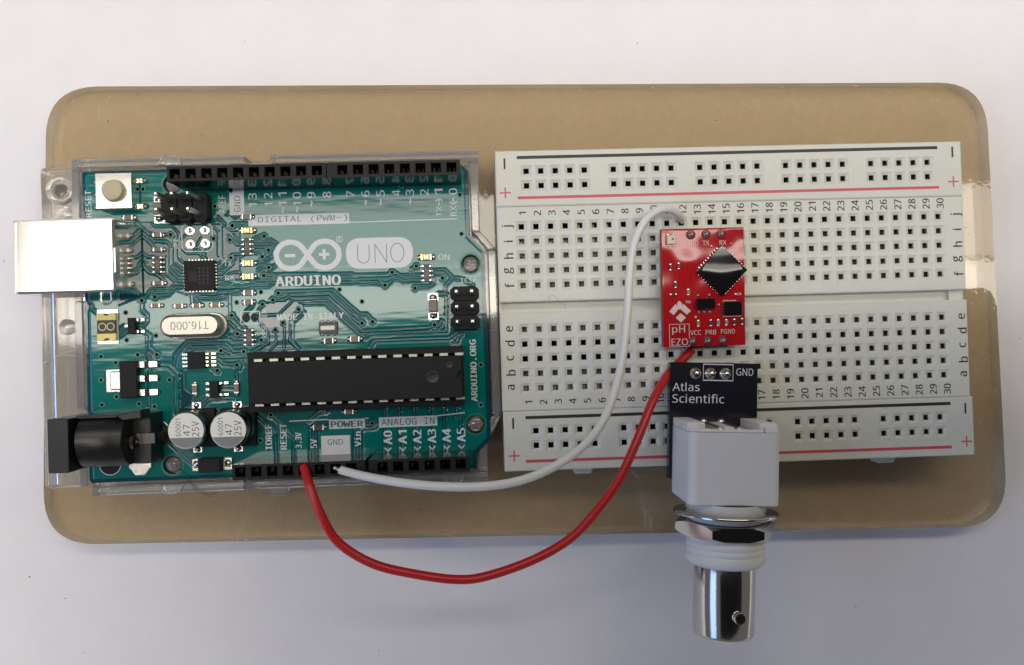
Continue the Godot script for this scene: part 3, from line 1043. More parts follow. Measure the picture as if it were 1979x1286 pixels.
	chip_capacitor("chip_varistor", 12.61, 19.61, 3.0, 0.9, false, "ceramic_grey")
	resistor_array(12.55, 16.42, "220")
	resistor_array(27.75, 13.73, "102")
	resistor_array(27.7, 29.34, "103")
	resistor_array(58.4, 19.2, "102")
	lamp(27.85, 10.96)
	lamp(27.82, 16.6)
	lamp(27.8, 18.9)
	lamp(58.4, 16.42)
	# the bridge between two blobs, in its printed frame
	strip(rounded(rect(26.2, 24.9, 29.5, 27.05), 0.3, 3), 0.16, 0.006, true)
	obj("printed_line", "silkscreen", board)
	blob(27.15, 25.95, 0.72, 0.82, 0.18)
	obj("solder_blob", "solder", board)
	blob(28.6, 25.95, 0.68, 0.8, 0.18)
	obj("solder_blob", "solder", board)
	# the resonator
	block(39.6, 42.8, 0.05, 0.5, 27.1, 29.2, 0.05)
	var rs := obj("resonator", "resistor_black", board)
	block(39.9, 42.45, 0.5, 0.85, 27.75, 28.6, 0.15)
	obj("resonator_lid", "can_top", rs)
	for k in 3:
		blob(40.1 + k * 1.05, 27.1, 0.42, 0.3, 0.3)
		blob(40.1 + k * 1.05, 29.25, 0.42, 0.3, 0.3)
	obj("solder_edge", "solder", rs)
	# diodes
	for d in [[59.35, 25.0], [12.95, 6.9]]:
		block(d[0] - 0.72, d[0] + 0.72, 0.1, 1.15, d[1] - 0.95, d[1] + 0.95, 0.12)
		var di := obj("diode", "ceramic_grey", board)
		for s in [-1.0, 1.0]:
			block(d[0] - 0.72, d[0] + 0.72, 0.05, 1.1, d[1] + s * 0.95, d[1] + s * 1.35, 0.15)
			obj("diode_cap", "tinned_pad", di)
			block(d[0] - 0.9, d[0] + 0.9, 0.005, 0.06, d[1] + s * 1.0, d[1] + s * 2.35, 0.02)
			blob(d[0], d[1] + s * 1.6, 0.75, 0.6, 0.5)
			obj("solder_joint", "solder", di)
	block(18.95, 22.7, 0.1, 2.1, 49.65, 52.05, 0.15)
	var d2 := obj("power_diode", "moulding", board)
	for s in [-1.0, 1.0]:
		block(20.85 + s * 1.8, 20.85 + s * 3.4, 0.01, 0.5, 49.75, 51.9, 0.1)
		blob(20.85 + s * 2.7, 50.8, 0.75, 0.95, 0.75)
		obj("solder_joint", "solder", d2)

	# the long chip in its socket
	var rail: MeshInstance3D
	block(28.35, 64.3, 0.05, 4.3, 31.95, 33.25, 0.1)
	rail = obj("chip_socket", "moulding", board)
	block(28.35, 64.3, 0.05, 4.3, 40.7, 42.0, 0.1)
	obj("socket_rail", "moulding", rail)
	for x in [28.8, 40.2, 52.4, 63.9]:
		block(x - 0.45, x + 0.45, 0.1, 4.2, 33.26, 40.69)
		obj("socket_bar", "moulding", rail)
	var body := PackedVector2Array([Vector2(29.5, 33.55), Vector2(64.1, 33.55), Vector2(64.1, 36.1)])
	for k in 9:
		body.append(Vector2(64.1, 36.95) + Vector2(-sin(PI * k / 8.0), -cos(PI * k / 8.0)) * 0.78)
	body.append_array(poly([64.1, 40.4, 29.5, 40.4]))
	prism(body, 4.6, 8.2, 0.12)
	var dip := obj("long_chip", "moulding", board)
	prism(rect(63.2, 36.15, 64.05, 37.75), 4.7, 7.6)
	obj("notch_floor", "moulding", dip)
	for m in [[33.85, 37.2, 0.95], [59.35, 36.95, 0.98], [62.15, 35.05, 0.52]]:
		lathe(Vector3(m[0], 8.2, m[1]), UP, [m[2], 0.0, m[2] - 0.04, 0.012, m[2] - 0.1, 0.012, m[2] - 0.14, 0.003, 0, 0.003], 28)
		obj("mould_mark", "dimple" if m[0] > 40 else "moulding", dip)
	var leg: MeshInstance3D
	for k in 14:
		for s in [-1.0, 1.0]:
			if k == 0:
				block(29.95, 31.45, 6.2, 6.45, 36.98 + s * 3.38, 36.98 + s * 3.95, 0.08)
				block(29.95, 31.45, 5.0, 6.4, 36.98 + s * 3.75, 36.98 + s * 4.0, 0.08)
				block(30.4, 31.0, 4.0, 5.05, 36.98 + s * 3.76, 36.98 + s * 3.98)
				obj("chip_leg", "leg_metal", dip)
			else:
				again(dip.get_node("chip_leg" if s < 0 else "chip_leg_001"), dip, Vector3(2.54 * k, 0, 0), "chip_leg")

	electrolytic(18.35, 44.5)
	electrolytic(25.25, 44.6)

	# the round power socket
	block(-1.3, 2.0, 0.05, 11.0, 41.45, 50.0, 0.12)
	var jk := obj("power_jack", "jack_black", board)
	lathe(Vector3(2.01, 6.0, 45.55), Vector3(1, 0, 0), [3.2, 0, 4.25, 0.5, 4.25, 5.8, 4.15, 5.9, 4.15, 7.5, 4.0, 7.7, 0, 7.7], 48)
	block(2.02, 9.5, 0.05, 6.0, 41.4, 49.7, 0.1)
	obj("jack_barrel", "jack_black", jk)
	block(2.0, 8.6, 6.0, 8.6, 41.3, 41.75, 0.08)
	obj("jack_rib", "jack_black", jk)
	block(9.52, 12.6, 0.05, 5.2, 41.4, 49.7, 0.15)
	prism(poly([8.6, 41.35, 12.5, 40.6, 12.5, 41.9, 9.6, 42.2]), 5.2, 9.0, 0.1)
	obj("jack_back", "jack_black", jk)
	lathe(Vector3(9.72, 6.4, 45.9), Vector3(1, 0.25, 0), [1.25, 0, 1.25, 0.5, 0.95, 0.75, 0.5, 0.78, 0.4, 0.5, 0, 0.5], 20)
	block(10.3, 13.4, 5.4, 5.75, 44.6, 46.4, 0.08)
	obj("jack_rivet", "steel", jk)
	block(12.65, 13.3, 0.1, 5.5, 44.7, 46.3, 0.08)
	prism(poly([12.9, 43.2, 14.9, 45.4, 14.9, 46.6, 12.9, 47.4]), 0.01, 0.5, 0.15)
	obj("jack_terminal", "steel", jk)
	prism(poly([6.7, 49.8, 10.6, 49.8, 10.6, 50.9, 9.4, 52.3, 7.8, 52.3, 6.7, 50.9]), 0.005, 0.3, 0.12)
	obj("jack_terminal", "solder", jk)
	cap(circle(Vector2(3.5, 50.3), 1.75, 24), 0.008, true)
	obj("jack_slot", "moulding", jk)
	strip(circle(Vector2(3.5, 50.3), 1.8, 24), 0.14, 0.006, true)
	obj("printed_line", "silkscreen", board)

	# printing on the board
	print_patch(rect(28.0, 8.28, 45.28, 10.15))
	ink("DIGITAL (PWM~)", 37.28, 9.2, 15.3, 1.2, false, false, "mask_ink", 0.012)
	strip(poly([45.3, 9.95, 64.0, 9.85]), 0.16, 0.006)
	obj("printed_line", "silkscreen", board)
	var dx := [28.81, 31.49, 33.95, 36.41, 38.87, 41.57, 45.62, 48.21, 50.81, 53.52, 55.9, 58.39, 60.88, 63.38]
	var said := ["13", "12", "11", "10", "9", "8", "7", "6", "5", "4", "3", "2", "1", "0"]
	for k in 14:
		ink(said[k], dx[k], 5.67 if k < 4 else 5.05, 2.4 if k < 4 else 1.05, 1.42)
		if k in [2, 3, 4, 7, 8, 10]:
			ink("~", dx[k], 7.5 if k < 4 else 6.6, 1.0, 0.42)
	for k in [12, 13]:
		strip(poly([dx[k], 6.1, dx[k], 7.45]), 0.2, 0.006)
		var up: bool = k == 12
		strip(poly([dx[k] - 0.62, 6.75, dx[k], 6.12, dx[k] + 0.62, 6.75] if up else [dx[k] - 0.62, 6.8, dx[k], 7.43, dx[k] + 0.62, 6.8]), 0.2, 0.006)
		obj("printed_arrow", "silkscreen", board)
		ink("TX" if up else "RX", dx[k], 8.45, 1.75, 1.1)
	print_patch(rect(24.85, 3.9, 27.35, 8.2))
	ink("GND", 26.17, 6.3, 2.75, 1.1, true, false, "mask_ink", 0.012)
	ink("AREF", 23.6, 6.25, 3.0, 1.2)
	ink("RESET", 0.95, 5.6, 4.6, 1.0)
	# the looped mark
	var a1 := loop_path(35.04, 1.0)
	var a2 := loop_path(40.9, -1.0)
	var level := 0.006
	for a in [a1, a2]:
		strip(a.slice(0, a.size() - 1), 0.92, level)
		strip(a.slice(a.size() - 2), 0.92, level + 0.003)
		level += 0.006
	obj("printed_mark", "silkscreen", board)
	strip(poly([33.98, 15.45, 35.84, 15.45]), 0.55, 0.006)
	obj("printed_minus", "silkscreen", board)
	strip(poly([39.88, 15.4, 41.68, 15.4]), 0.5, 0.006)
	strip(poly([40.78, 14.5, 40.78, 15.15]), 0.5, 0.006)
	strip(poly([40.78, 15.65, 40.78, 16.3]), 0.5, 0.006)
	obj("printed_plus", "silkscreen", board)
	strip(circle(Vector2(43.5, 12.83), 0.52, 20), 0.1, 0.006, true)
	obj("printed_ring", "silkscreen", board)
	ink("R", 43.5, 12.83, 0.5, 0.6, false)
	print_patch(rounded(rect(44.53, 12.75, 56.1, 18.08), 2.6, 8))
	for g in [["U", 47.55], ["N", 50.55], ["O", 53.4]]:
		thin_letter(g[0], g[1], 15.45)
	obj("unprinted_letters", "mask_ink", board)
	ink("ON", 61.44, 16.44, 2.0, 0.98, false)
	ink("ARDUINO", 37.89, 19.86, 11.3, 1.75, false, true)
	ink("MADE IN ITALY", 38.15, 26.04, 11.5, 1.1, false, true)
	ink("EN", 30.24, 25.3, 1.1, 0.85)
	ink("RESET", 30.17, 28.1, 2.9, 0.85)
	ink("ICSP", 65.6, 20.62, 2.75, 0.85, false)
	ink("ARDUINO.ORG", 65.99, 36.35, 10.8, 1.12, true, true)
	ink("TX", 24.3, 16.5, 1.4, 0.9, false)
	ink("RX", 24.57, 18.97, 1.6, 0.9, false)
	ink("JP2", 15.5, 12.9, 1.6, 0.8)
	print_patch(rect(40.8, 44.0, 46.95, 45.6))
	ink("POWER", 43.88, 44.83, 5.6, 1.1, false, true, "mask_ink", 0.012)
	print_patch(rect(49.35, 43.9, 59.4, 45.65))
	ink("ANALOG IN", 54.35, 44.78, 9.2, 1.15, false, false, "mask_ink", 0.012)
	strip(poly([34.0, 44.0, 40.8, 43.95]), 0.2, 0.006)
	strip(poly([46.95, 43.95, 47.6, 43.95]), 0.15, 0.006)
	strip(poly([59.4, 43.97, 64.2, 43.6]), 0.2, 0.006)
	obj("printed_line", "silkscreen", board)
	print_patch(rect(39.35, 46.75, 44.3, 50.9))
	ink("GND", 41.78, 47.85, 2.65, 0.95, false, false, "mask_ink", 0.012)
	ink("IOREF", 30.4, 46.6, 4.4, 1.1, true, true)
	ink("RESET", 32.92, 46.6, 4.55, 1.1, true, true)
	ink("3.3V", 35.49, 47.35, 2.7, 1.1, true, true)
	ink("5V", 38.05, 47.99, 1.6, 1.1, true, true)
	ink("Vin", 45.61, 47.49, 2.6, 1.1, true, true)
	for k in 6:
		ink("A%d" % k, 50.8 + 2.535 * k, 47.45, 2.45, 1.45, true, true)
		strip(poly([50.25 + 2.535 * k, 49.2, 50.8 + 2.535 * k, 49.75, 51.35 + 2.535 * k, 49.2]), 0.22, 0.006)
		obj("printed_chevron", "silkscreen", board)

func circle_slot(x: float, z: float, long: float, wide: float) -> PackedVector2Array:
	var p := PackedVector2Array()
	for k in 26:
		var t := -PI / 2 + PI * (k % 13) / 12.0 + (PI if k >= 13 else 0.0)
		p.append(Vector2(x + (long - wide) / 2 * (1 if k < 13 else -1) + cos(t) * wide / 2, z + sin(t) * wide / 2))
	return p

func loop_path(x: float, s: float) -> PackedVector2Array:
	# a round loop that runs out to the crossing in the middle; s = 1 for the left one
	var p := PackedVector2Array([Vector2(x + s * 2.95, 15.41)])
	for k in 29:
		var t := lerpf(0.75, TAU - 0.75, k / 28.0)
		p.append(Vector2(x + s * cos(t) * 2.45, 15.41 - sin(t) * 2.3))
	p.append(Vector2(x + s * 2.95, 15.41))
	return p

func thin_letter(g: String, x: float, z: float) -> void:
	var w := 0.13
	if g == "U":
		var p := PackedVector2Array([Vector2(x - 1.0, z - 1.6)])
		for k in 11:
			p.append(Vector2(x - cos(PI * k / 10.0), z + 0.65 + sin(PI * k / 10.0)))
		p.append(Vector2(x + 1.0, z - 1.6))
		strip(p, w, 0.014)
	elif g == "N":
		strip(poly([x - 1.0, z + 1.65, x - 1.0, z - 1.6]), w, 0.014)
		strip(poly([x - 1.0, z - 1.6, x + 1.0, z + 1.65]), w, 0.0155)
		strip(poly([x + 1.0, z + 1.65, x + 1.0, z - 1.6]), w, 0.014)
	else:
		strip(circle(Vector2(x, z), 1.15, 28, 1.42), w, 0.014, true)

# ---------------------------------------------------------------- the scene

func _ready() -> void:
	var cam := Camera3D.new()
	cam.name = "camera"
	cam.fov = 43.51
	cam.near = 0.01
	cam.far = 20.0
	cam.transform = Transform3D(Basis(Vector3(0.998834, 0.037616, 0.030251), Vector3(0.029707, 0.014955, -0.999447), -Vector3(0.038048, -0.999180, -0.013820)).orthonormalized(), Vector3(-9.54, 156.97, 6.12) * MM)
	add_child(cam)
	var env := Environment.new()
	env.background_mode = Environment.BG_COLOR
	env.background_color = colour(0.265, 0.256, 0.252)
	env.tonemap_mode = Environment.TONE_MAPPER_LINEAR
	env.tonemap_exposure = 0.57
	env.sdfgi_enabled = true
	env.ssao_enabled = true
	env.ssil_enabled = true
	var world := WorldEnvironment.new()
	world.name = "world"
	world.environment = env
	add_child(world)
	sans = face("Droid Sans")
	mono = face("Droid Sans Mono")
	make_materials()
	rng.seed = 11
	# a long lamp on the ceiling, two added lamps, and a window to the left
	area_lamp("ceiling_lamp", "long white ceiling lamp of two bands mirrored in the metal port and the teal board", "lamp", Vector3(225, 1750, -165), Vector3(225, 0, -165), [[-0.075, 0.13, 1.0], [0.083, 0.172, 0.5]], 2.35, Color(1.0, 0.972, 0.93), 5.0, "lamp_glow")
	area_lamp("ceiling_lamp", "added fill lamp of one band, unseen beyond the top edge of the picture", "lamp", Vector3(150, 1750, -1050), Vector3(150, 0, -1050), [[0.0, 0.3, 1.0]], 2.4, Color(1.0, 0.972, 0.93), 2.5, "lamp_glow")  # unseen row, added as fill for the lower half
	area_lamp("ceiling_lamp", "short added lamp over the connector, its reflection hidden by the dark slab", "lamp", Vector3(330, 1750, 270), Vector3(330, 0, 270), [[0.0, 0.3, 1.0]], 0.85, Color(1.0, 0.972, 0.93), 5.6, "lamp_glow")  # added to steepen the falloff, kept short so no surface mirrors it
	area_lamp("window_light", "cool bright window mirrored along the left of the chrome barrel", "window", Vector3(-1100, 760, 350), Vector3(0, 0, 350), [[0.0, 0.5, 1.0]], 1.4, Color(0.56, 0.73, 1.0), 0.75, "window_glow")

	# the table and the sheet
	cap(rect(-900, -700, 900, 700), 0.0, true)
	var table := obj("table_surface", "table_paper", self)
	table.set_meta("kind", "structure")
	table.set_meta("label", "white paper surface under the tan backed clear sheet")
	for q in [[-93.6, 46.2, 0.13], [-87.2, 50.4, 0.11], [-84.0, 60.5, 0.08], [-30.2, 62.5, 0.09], [94.5, 8.0, 0.09], [60.4, 58.0, 0.1], [-52.0, -52.0, 0.08], [22.0, -50.5, 0.1], [97.0, -34.0, 0.08], [-97.0, -12.0, 0.1]]:
		blob(q[0], q[1], q[2] * 1.5, q[2], 0.05, 0.0, 6)
	obj("paper_specks", "hair", table).set_meta("kind", "stuff")
	build_sheet()
	build_holder()
	build_board()
	build_breadboard()
	build_red_module()
	build_connector_board()
	build_wires()
	build_hairs()
	build_shade_slab()

func face(called: String) -> Font:
	var f := SystemFont.new()
	f.font_names = PackedStringArray([called])
	return f

func area_lamp(called: String, label: String, category: String, at: Vector3, towards: Vector3, bands: Array, long: float, c: Color, bright: float, glow: String) -> void:
	# a fitting with one or more glowing bands, each [offset, width, share of the brightness]
	var o := Node3D.new()
	o.name = numbered(called, self)
	add_child(o)
	tag(o, label, category)
	o.look_at_from_position(at * MM, towards * MM, Vector3(0, 0, -1) if absf((towards - at).normalized().y) > 0.9 else UP)
	var lo: float = bands[0][0] - bands[0][1] / 2
	var hi: float = bands[-1][0] + bands[-1][1] / 2
	box(Vector3(0, (lo + hi) * 500, 22), Vector3(long * 1000 + 60, (hi - lo) * 1000 + 60, 36), 4)
	obj("lamp_housing" if category == "lamp" else "window_frame", "lamp_frame", o)
	for b in bands:
		box(Vector3(0, b[0] * 1000, 2), Vector3(long * 1000, b[1] * 1000, 3))
		obj("diffuser" if category == "lamp" else "window_pane", glow, o)
		var l := AreaLight3D.new()
		l.name = numbered(called + "_source", o)
		l.area_size = Vector2(long, b[1])
		l.light_color = c
		l.light_energy = bright * long * b[1] * b[2]
		l.area_range = 10.0
		l.shadow_enabled = true
		l.position = Vector3(0, b[0], -0.002)
		o.add_child(l)

func build_sheet() -> void:
	var o := thing("clear_sheet", "rectangular clear acrylic sheet with rounded corners backed with tan kraft paper", "acrylic sheet", Vector3.ZERO)
	var p := rounded(poly([-86.2, -42.7, 86.5, -40.3, 87.6, 42.9, -88.5, 39.5]), 9.5, 10)
	var e := shrunk(p, 0.1)
	cap(e, 5.0, true)
	cap(e, 0.22, false)
	obj("acrylic_slab", "acrylic", o)
	sides(e, e, 0.22, 5.0, true)
	obj("sawn_edge", "sawn_acrylic", o)
	var q := PackedVector2Array()
	var n := p.size()
	for i in n:                                        # the saw left the paper's edge ragged
		var a := p[i]
		var b := p[(i + 1) % n]
		var m := maxi(1, int(a.distance_to(b) / 0.45))
		for k in m:
			q.append(a.lerp(b, float(k) / m) + (Vector2(rng.randf_range(-0.07, 0.07), rng.randf_range(-0.09, 0.09)) if k > 0 else Vector2.ZERO))
	prism(q, 0.02, 0.18)
	obj("backing_paper", "kraft", o)
	for lot in [["pale_specks", "scuff", 90], ["dark_specks", "hair", 34]]:      # dust and chips on the sheet
		for k in lot[2]:
			var x := rng.randf_range(-84, 86)
			var z := rng.randf_range(-40, 39)
			if lot[0] == "pale_specks" and k < 60:
				x = rng.randf_range(78.5, 86.4) if k < 40 else x
				z = rng.randf_range(-30, 34) if k < 40 else (40.2 if k % 3 else -40.3) + rng.randf_range(-0.4, 0.4)
			if Geometry2D.is_point_in_polygon(Vector2(x, z), p):
				var r := rng.randf_range(0.05, 0.13)
				blob(x, z, r * rng.randf_range(1.0, 2.2), r, 0.05, 5.0, 6)
		obj(lot[0], lot[1], o).set_meta("kind", "stuff")
	for k in 22:                                       # fine scratches in the top face
		var a := Vector2(rng.randf_range(-80, 84), rng.randf_range(-39, -24) if k % 2 else rng.randf_range(33, 37.5))
		var d := Vector2.from_angle(rng.randf_range(0, TAU)) * rng.randf_range(1.0, 5.0)
		if Geometry2D.is_point_in_polygon(a + d, p) and Geometry2D.is_point_in_polygon(a - d, p):
			var bow := d.orthogonal() * rng.randf_range(-0.12, 0.12)
			tube(curve([[a.x - d.x, 5.0, a.y - d.y], [a.x + bow.x, 5.0, a.y + bow.y], [a.x + d.x, 5.0, a.y + d.y]], 5), 0.014, 4, false)
	obj("fine_scratches", "scuff", o).set_meta("kind", "stuff")

func build_holder() -> void:
	var o := thing("board_holder", "clear plastic tray with low walls holding the teal circuit board", "plastic tray", Vector3(-76.95, 11.88, -25.69), 0.002)
	var y0 := -6.85
	prism(rounded(poly([-2.0, -2.2, 67.9, -2.2, 67.9, 12.2, 70.6, 15.2, 70.6, 44.3, 67.9, 49.0, 67.9, 55.6, -2.0, 55.9]), 0.7, 3), y0, -5.3, 0.15)
	obj("tray_floor", "holder_plastic", o)
	var wt := -0.2
	for w in [[-2.0, 27.6, -2.2, -0.6], [32.0, 67.9, -2.2, -0.6], [0.0, 26.0, 54.0, 55.7], [26.1, 67.8, 54.0, 55.6], [-2.0, -0.5, -0.55, 9.2], [-2.0, -0.5, 22.2, 40.8], [-2.0, -0.5, 50.5, 53.9], [66.3, 67.9, -0.55, 12.0], [69.0, 70.6, 15.4, 29.6], [69.0, 70.6, 29.65, 44.2]]:
		block(w[0], w[1], -5.27, wt, w[2], w[3], 0.22)
		obj("tray_wall", "holder_plastic", o)
	for d in [[66.4, 12.1, 67.9, 12.1, 70.6, 15.3, 69.1, 15.3], [69.1, 44.3, 70.6, 44.3, 67.9, 49.0, 66.4, 49.0], [66.4, 49.1, 67.9, 49.1, 67.9, 53.9, 66.4, 53.9]]:
		prism(poly(d), -5.27, wt, 0.2)
		obj("tray_wall", "holder_plastic", o)
	for s in [[15.2, -0.58, 1.0], [13.9, 53.95, -1.0], [62.0, 53.95, -1.0]]:
		var p := PackedVector2Array()
		for k in 13:
			p.append(Vector2(s[0] + cos(PI * k / 12.0) * 1.9, s[1] - s[2] * 0.04 - s[2] * sin(PI * k / 12.0) * 1.75))
		prism(p, wt + 0.03, wt + 1.3, 0.2, true)
		obj("snap_tongue", "holder_plastic", o)
	block(28.7, 32.2, -6.6, -4.2, 55.75, 57.5, 0.3)
	obj("hook", "holder_plastic", o)
	for h in [[13.97, 50.8], [66.04, 45.72], [66.04, 17.78], [15.24, 2.54]]:
		lathe(Vector3(h[0], -5.27, h[1]), UP, [1.35, 0, 1.35, 4.6, 1.1, 4.85, 0, 4.9], 28)
		obj("peg", "holder_plastic", o)
	# the lower shelf on the left
	var t := rounded(poly([-8.9, -1.6, -2.05, -1.6, -2.05, 54.6, -8.7, 54.6]), 0.8, 3)
	t = pierced(t, circle(Vector2(-5.3, 2.5), 1.2, 20), Vector2(-9, 0))
	prism(t, y0, -3.6, 0.2)
	obj("side_shelf", "holder_plastic", o)
	lathe(Vector3(-5.3, -3.57, 2.5), UP, [2.5, 0, 2.5, 0.5, 2.3, 0.7, 1.6, 0.7, 1.25, 0.4, 1.2, 0], 32)
	obj("screw_boss", "holder_plastic", o)
	for c in [[-4.75, 6.6], [-4.8, 26.5]]:
		lathe(Vector3(c[0], -3.57, c[1]), UP, [1.45, 0, 1.45, 0.12, 1.3, 0.2, 0, 0.16], 28)
		obj("ejector_mark", "holder_plastic", o)
	block(-8.85, -6.9, -3.57, -2.6, 8.0, 54.2, 0.25)
	obj("shelf_rib", "holder_plastic", o)
	tube(curve([[-8.4, -2.5, 32.6], [-6.6, -3.45, 31.5], [-4.2, -3.4, 30.7], [-2.4, -3.4, 30.5]]), 0.05, 5)
	tube(curve([[-6.6, -3.4, 31.4], [-4.6, -3.4, 31.4], [-2.6, -3.4, 31.9]]), 0.05, 5)
	tube(curve([[-5.4, -3.4, 29.2], [-4.2, -3.4, 27.6], [-2.6, -3.4, 26.0]]), 0.03, 5)
	obj("scratches", "scuff", o)

func perforated(x0: float, x1: float, z0: float, z1: float, xs: Array, zs: Array) -> void:
	# a face with square funnelled holes
	var r := 0.97
	var ex := [x0]
	for x in xs:
		ex.append(x - r)
		ex.append(x + r)
	ex.append(x1)
	var ez := [z0]
	for z in zs:
		ez.append(z - r)
		ez.append(z + r)
	ez.append(z1)
	for i in ex.size() - 1:
		for j in ez.size() - 1:
			var q := rect(ex[i], ez[j], ex[i + 1], ez[j + 1])
			if i % 2 == 1 and j % 2 == 1:
				var m := rect_mid(ex[i], ex[i + 1], ez[j], ez[j + 1])
				var b := rect(m.x - 0.47, m.y - 0.47, m.x + 0.47, m.y + 0.47)
				for k in 4:
					var n := (k + 1) % 4
					var inward := v3(m - (q[k] + q[n]) / 2, 0)
					quad(v3(q[k], 0), v3(q[n], 0), v3(b[n], -0.3), v3(b[k], -0.3), inward + UP * 2)
					quad(v3(b[k], -0.3), v3(b[n], -0.3), v3(b[n], -0.7), v3(b[k], -0.7), inward)
			else:
				quad(v3(q[0], 0), v3(q[1], 0), v3(q[2], 0), v3(q[3], 0), UP)

func skirt(x0: float, x1: float, z0: float, z1: float, deep: float) -> void:
	# a chamfered rim and the walls below it
	var p := rect(x0, z0, x1, z1)
	var q := shrunk(p, -0.22)
	sides(q, p, -0.18, 0.0, false)
	sides(q, q, -deep, -0.18, false)
	cap(q, -deep, false)

func contact(x: float, z: float) -> void:
	# a sprung metal contact, seen down a hole: a deep box with two leaves that bend in to meet
	var r := 0.49
	var b := rect(x - r, z - r, x + r, z + r)
	for k in 4:
		var n := (k + 1) % 4
		quad(v3(b[k], -0.72), v3(b[n], -0.72), v3(b[n], -8.0), v3(b[k], -8.0), v3(Vector2(x, z) - (b[k] + b[n]) / 2, 0))
	for s in [-1.0, 1.0]:
		quad(Vector3(x + s * 0.47, -0.9, z - 0.4), Vector3(x + s * 0.47, -0.9, z + 0.4), Vector3(x + s * 0.1, -2.6, z + 0.4), Vector3(x + s * 0.1, -2.6, z - 0.4), Vector3(-s, 0.3, 0))

func build_breadboard() -> void:
	var o := thing("breadboard", "white solderless breadboard with numbered columns of small square holes", "breadboard", Vector3(-1.9, 13.5, -14.1))
	var xs := []
	for k in 30:
		xs.append(2.54 * k)
	var upper := [0.0, 2.54, 5.08, 7.62, 10.16]
	var lower := [17.78, 20.32, 22.86, 25.4, 27.94]
	perforated(-4.0, 77.9, -3.25, 12.8, xs, upper)
	perforated(-4.0, 77.9, 15.0, 31.6, xs, lower)
	skirt(-4.0, 77.9, -3.25, 12.8, 2.2)
	skirt(-4.0, 77.9, 15.0, 31.6, 2.2)
	block(-4.2, 78.1, -8.4, -2.2, -3.45, 31.8)
	block(-4.2, -3.7, -2.2, -1.3, 13.05, 14.75)
	block(75.6, 78.1, -2.2, -1.2, 13.05, 14.75)
	obj("terminal_strip", "breadboard_plastic", o)
	var top_x := []
	var low_x := []
	for k in 25:
		top_x.append(1.13 + 15.2 * (k / 5) + 2.53 * (k % 5))
		low_x.append(1.46 + 15.27 * (k / 5) + 2.54 * (k % 5))
	perforated(-4.0, 77.9, -12.95, -3.75, top_x, [-9.63, -7.09])
	skirt(-4.0, 77.9, -12.95, -3.75, 8.4)
	obj("power_rail", "breadboard_plastic", o)
	perforated(-3.9, 78.3, 32.1, 41.9, low_x, [35.3, 37.83])
	skirt(-3.9, 78.3, 32.1, 41.9, 8.4)
	for x in [9.8, 64.3]:
		prism(poly([x - 2.0, 42.13, x - 1.4, 43.5, x + 1.4, 43.5, x + 2.0, 42.13]), -6.5, -3.4, 0.2)
	obj("power_rail", "breadboard_plastic", o)
	# contacts: a clip under each half column, a long one under each rail
	var first: MeshInstance3D
	for rows in [upper, lower]:
		for z in rows:
			contact(0.0, z)
		first = obj("contact_clip", "clip_metal", o)
		for k in range(1, 30):
			again(first, o, Vector3(2.54 * k, 0, 0), "contact_clip")
	for r in [[top_x, [-9.63, -7.09]], [low_x, [35.3, 37.83]]]:
		for z in r[1]:
			for x in r[0]:
				contact(x, z)
			obj("rail_clip", "clip_metal", o)
	# printing
	for l in [["black_print", -0.46, 73.8, -11.97, -12.12, 0.55], ["red_print", -0.5, 73.85, -4.98, -5.1, 0.5], ["black_print", -0.3, 74.45, 32.97, 32.97, 0.55], ["red_print", -0.45, 74.4, 40.47, 40.6, 0.52]]:
		strip(poly([l[1], l[3], l[2], l[4]]), l[5], 0.008)
		obj("printed_line", l[0], o)
	for q in [[-2.6, -10.95, -5.9], [76.48, -11.3, -6.05], [-2.45, 33.9, 39.47], [77.1, 33.92, 39.7]]:
		strip(poly([q[0], q[1] - 0.95, q[0], q[1] + 0.95]), 0.32, 0.008)
		obj("minus_sign", "black_print", o)
		strip(poly([q[0], q[2] - 0.95, q[0], q[2] + 0.95]), 0.26, 0.008)
		strip(poly([q[0] - 0.95, q[2], q[0] - 0.14, q[2]]), 0.26, 0.008)
		strip(poly([q[0] + 0.14, q[2], q[0] + 0.95, q[2]]), 0.26, 0.008)
		obj("plus_sign", "red_print", o)
	for k in 30:
		letters(str(k + 1), sans, "black_print", o, "printed_number", Vector3(2.54 * k + 0.28, 0, -2.28), 1, 1, PI / 2, 1.25, 0.009)
		letters(str(k + 1), sans, "black_print", o, "printed_number", Vector3(2.54 * k + 0.35, 0, 30.36), 1, 1, PI / 2, 1.25, 0.009)
	for k in 5:
		var g: String = "jihgf"[k]
		letters(g, sans, "black_print", o, "printed_letter", Vector3(-2.35, 0, 2.54 * k - 0.05), 1, 1, PI / 2, 1.55, 0.007)
		letters(g, sans, "black_print", o, "printed_letter", Vector3(76.8, 0, 2.6 * k - 0.2), 1, 1, PI / 2, 1.55, 0.007)
		g = "edcba"[k]
		letters(g, sans, "black_print", o, "printed_letter", Vector3(-2.57, 0, 17.6 + 2.52 * k), 1, 1, PI / 2, 1.55, 0.007)
		letters(g, sans, "black_print", o, "printed_letter", Vector3(77.05, 0, 17.7 + 2.54 * k), 1, 1, PI / 2, 1.55, 0.007)

